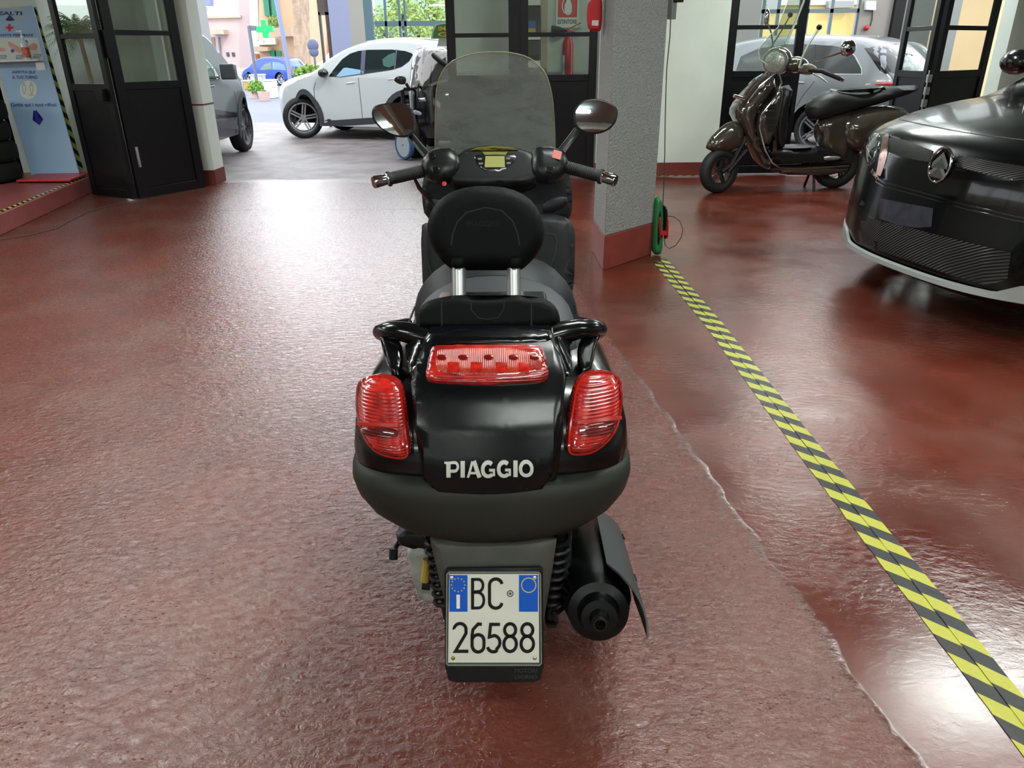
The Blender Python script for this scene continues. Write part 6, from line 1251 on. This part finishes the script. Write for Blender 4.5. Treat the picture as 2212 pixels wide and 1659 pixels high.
# gas fitting sign on a post, cut by the door frame
t = thing('gas_sign', A(955, 100, 10.6), 'green roof sign with yellow IMPIANTI GAS lettering, half hidden by the door frame', 'sign')
gp_ = plane((0, 10.6, 1.5), (0, -1, 0)); gm = onplane(gp_)
b = B(); pr_(b, [(931, 84), (934, 66), (940, 52), (955, 49), (1010, 49), (1024, 60), (1030, 84)], 10.61, .1); obj('sign_rim', b, mat('sign_rim_pale', 'b9bfa8', .5), t)
b = B(); pr_(b, [(935, 81), (937, 67), (943, 55), (956, 52), (1008, 52), (1020, 62), (1026, 81)], 10.595, .02); obj('sign_face', b, mat('sign_green', '35753a', .5), t)
b = B(); text(b, 'IMPIANTI', lambda u, v: (A(u, v, 10.593), V((0, -1, 0))), 947, 57, 66, 10, .002, .02); text(b, 'GAS', lambda u, v: (A(u, v, 10.593), V((0, -1, 0))), 946, 70, 60, 9, .002, .02); obj('sign_lettering', b, mat('letter_yellow', 'd0a63c', .5), t)
b = B(); pr_(b, [(948, 84), (1010, 84), (1010, 100), (944, 100)], 10.62, .1); obj('sign_foot', b, mat('foot_grey', 'b7b9b4', .6), t)
# parked two-wheeler behind the big mirror, blue wheel and black mirror showing
t = thing('parked_scooter', FL(880, 345), 'dark parked scooter mostly hidden behind the left mirror, blue rimmed wheel showing', 'scooter')
wp = FL(876, 345); wr = .20
b = B(); b.lathe((wp.x, wp.y, wr), (-.75, -.66, 0), [(-.03, wr * .8), (-.035, wr * .95), (0, wr), (.035, wr * .95), (.03, wr * .8)], 30); obj('tyre', b, mat('blue_tyre_side', '44618e', .5), t)
b = B(); b.lathe((wp.x, wp.y, wr), (-.75, -.66, 0), [(-.032, .01), (-.034, wr * .8), (.03, wr * .8), (.03, .01)], 30); obj('wheel_disc', b, mat('pale_disc', 'c4d2dc', .3, coat=.5), t)
b = B(); b.cyl((wp.x + .08, wp.y + .05, .10), (wp.x + .08, wp.y + .05, .02), .06); b.box((wp.x + .03, wp.y + .02, .05), (wp.x + .11, wp.y + .14, .45)); obj('frame', b, BLK, t, bevel=.03)
b = B(); b.tube([V((wp.x + .06, wp.y + .05, .15)), V((wp.x + .0, wp.y + .1, .9)), A(885, 192, wp.y + .1)], .03, 8); tube_px(b, [(872, 192, wp.y + .1), (885, 192, wp.y + .1), (910, 190, wp.y + .1)], .02, 8); tube_px(b, [(884, 192, wp.y + .1), (877, 180, wp.y + .1)], .02, 8); obj('steering_column', b, BLK, t)
pm2 = plane((0, wp.y + .05, 1.1), (0, -1, 0)); b = B(); pillow(b, [(850, 170), (858, 164), (872, 163), (878, 170), (876, 182), (864, 183), (853, 177)], onplane(pm2), .02, .04, 6, 8, 6); obj('scooter_mirror', b, BLKG, t)
b = B(); pillow(b, [(890, 188), (900, 184), (910, 188), (912, 196), (896, 194)], onplane(pm2), .02, .04, 4, 8, 6); obj('brake_fluid_case', b, BLKG, t)
# palms outside the left window; those behind the door glass stand in for reflections
def palm(label, x, y, h, n=26, rl=1.1, nm='palm_plant', z0=0):
    t = thing(nm, (x, y, z0), label, 'palm'); b = B(); k_ = min(1, rl * .8); b.tube([(x, y, z0), (x + .03, y, z0 + (h - z0) * .5), (x, y, h)], [.10 * k_, .08 * k_, .07 * k_], 10); obj('trunk', b, mat('palm_trunk', '6d5a44', .9, bump=(30, .6, .01)), t)
    b = B()
    for k in range(n):
        a = k * 2.4; el = random.uniform(-.3, 1.1); L_ = rl * random.uniform(.7, 1.1); d = V((math.cos(a) * math.cos(el), math.sin(a) * math.cos(el), math.sin(el))); pts = []
        for j in range(7): q = j / 6; pts.append(V((x, y, h)) + d * L_ * q + V((0, 0, -.45 * L_ * q * q)))
        sd_ = d.cross(V((0, 0, 1))).normalized()
        for j in range(1, 7):
            for s in (-1, 1):
                for w in (0, .5):
                    p = pts[j - 1].lerp(pts[j], w); tip = p + sd_ * s * .28 * L_ * (1.1 - j / 7) + d * .14 * L_ + V((0, 0, -.06)); u = (pts[j] - pts[j - 1]).normalized() * .018 * L_; b.add([p - u, p + u, tip], [(0, 1, 2)])
    obj('fronds', b, mat('palm_green', '7f9a62', .7, var=(6, .3)), t)
palm('leafy palm plant added behind the left folding door glass in place of a reflection', -4.42, 8.44, 1.62, rl=.36, n=95, z0=.165); palm('taller palm added to the left behind the folding door glass in place of a reflection', -7.0, 10.3, 1.5, rl=1.0)
palm('palm outside the left window opposite the middle of the room', -10.1, 4.6, 1.5, rl=1.3); palm('palm outside the left window near the front', -10.2, 7.6, 1.6, rl=1.3)
palm('smaller palm outside the left window towards the back', -10.0, 1.6, 1.4, rl=1.3)
b = B().box((-12.2, -4, 0), (-12, 12, 2.2)); obj('wall_garden', b, mat('garden_wall', 'b3a894', .9), kind='structure')
b = B().box((-8.8, 9.4, 0), (-8.6, 17, 4.2)); obj('wall_forecourt_side', b, PLAS, kind='structure')
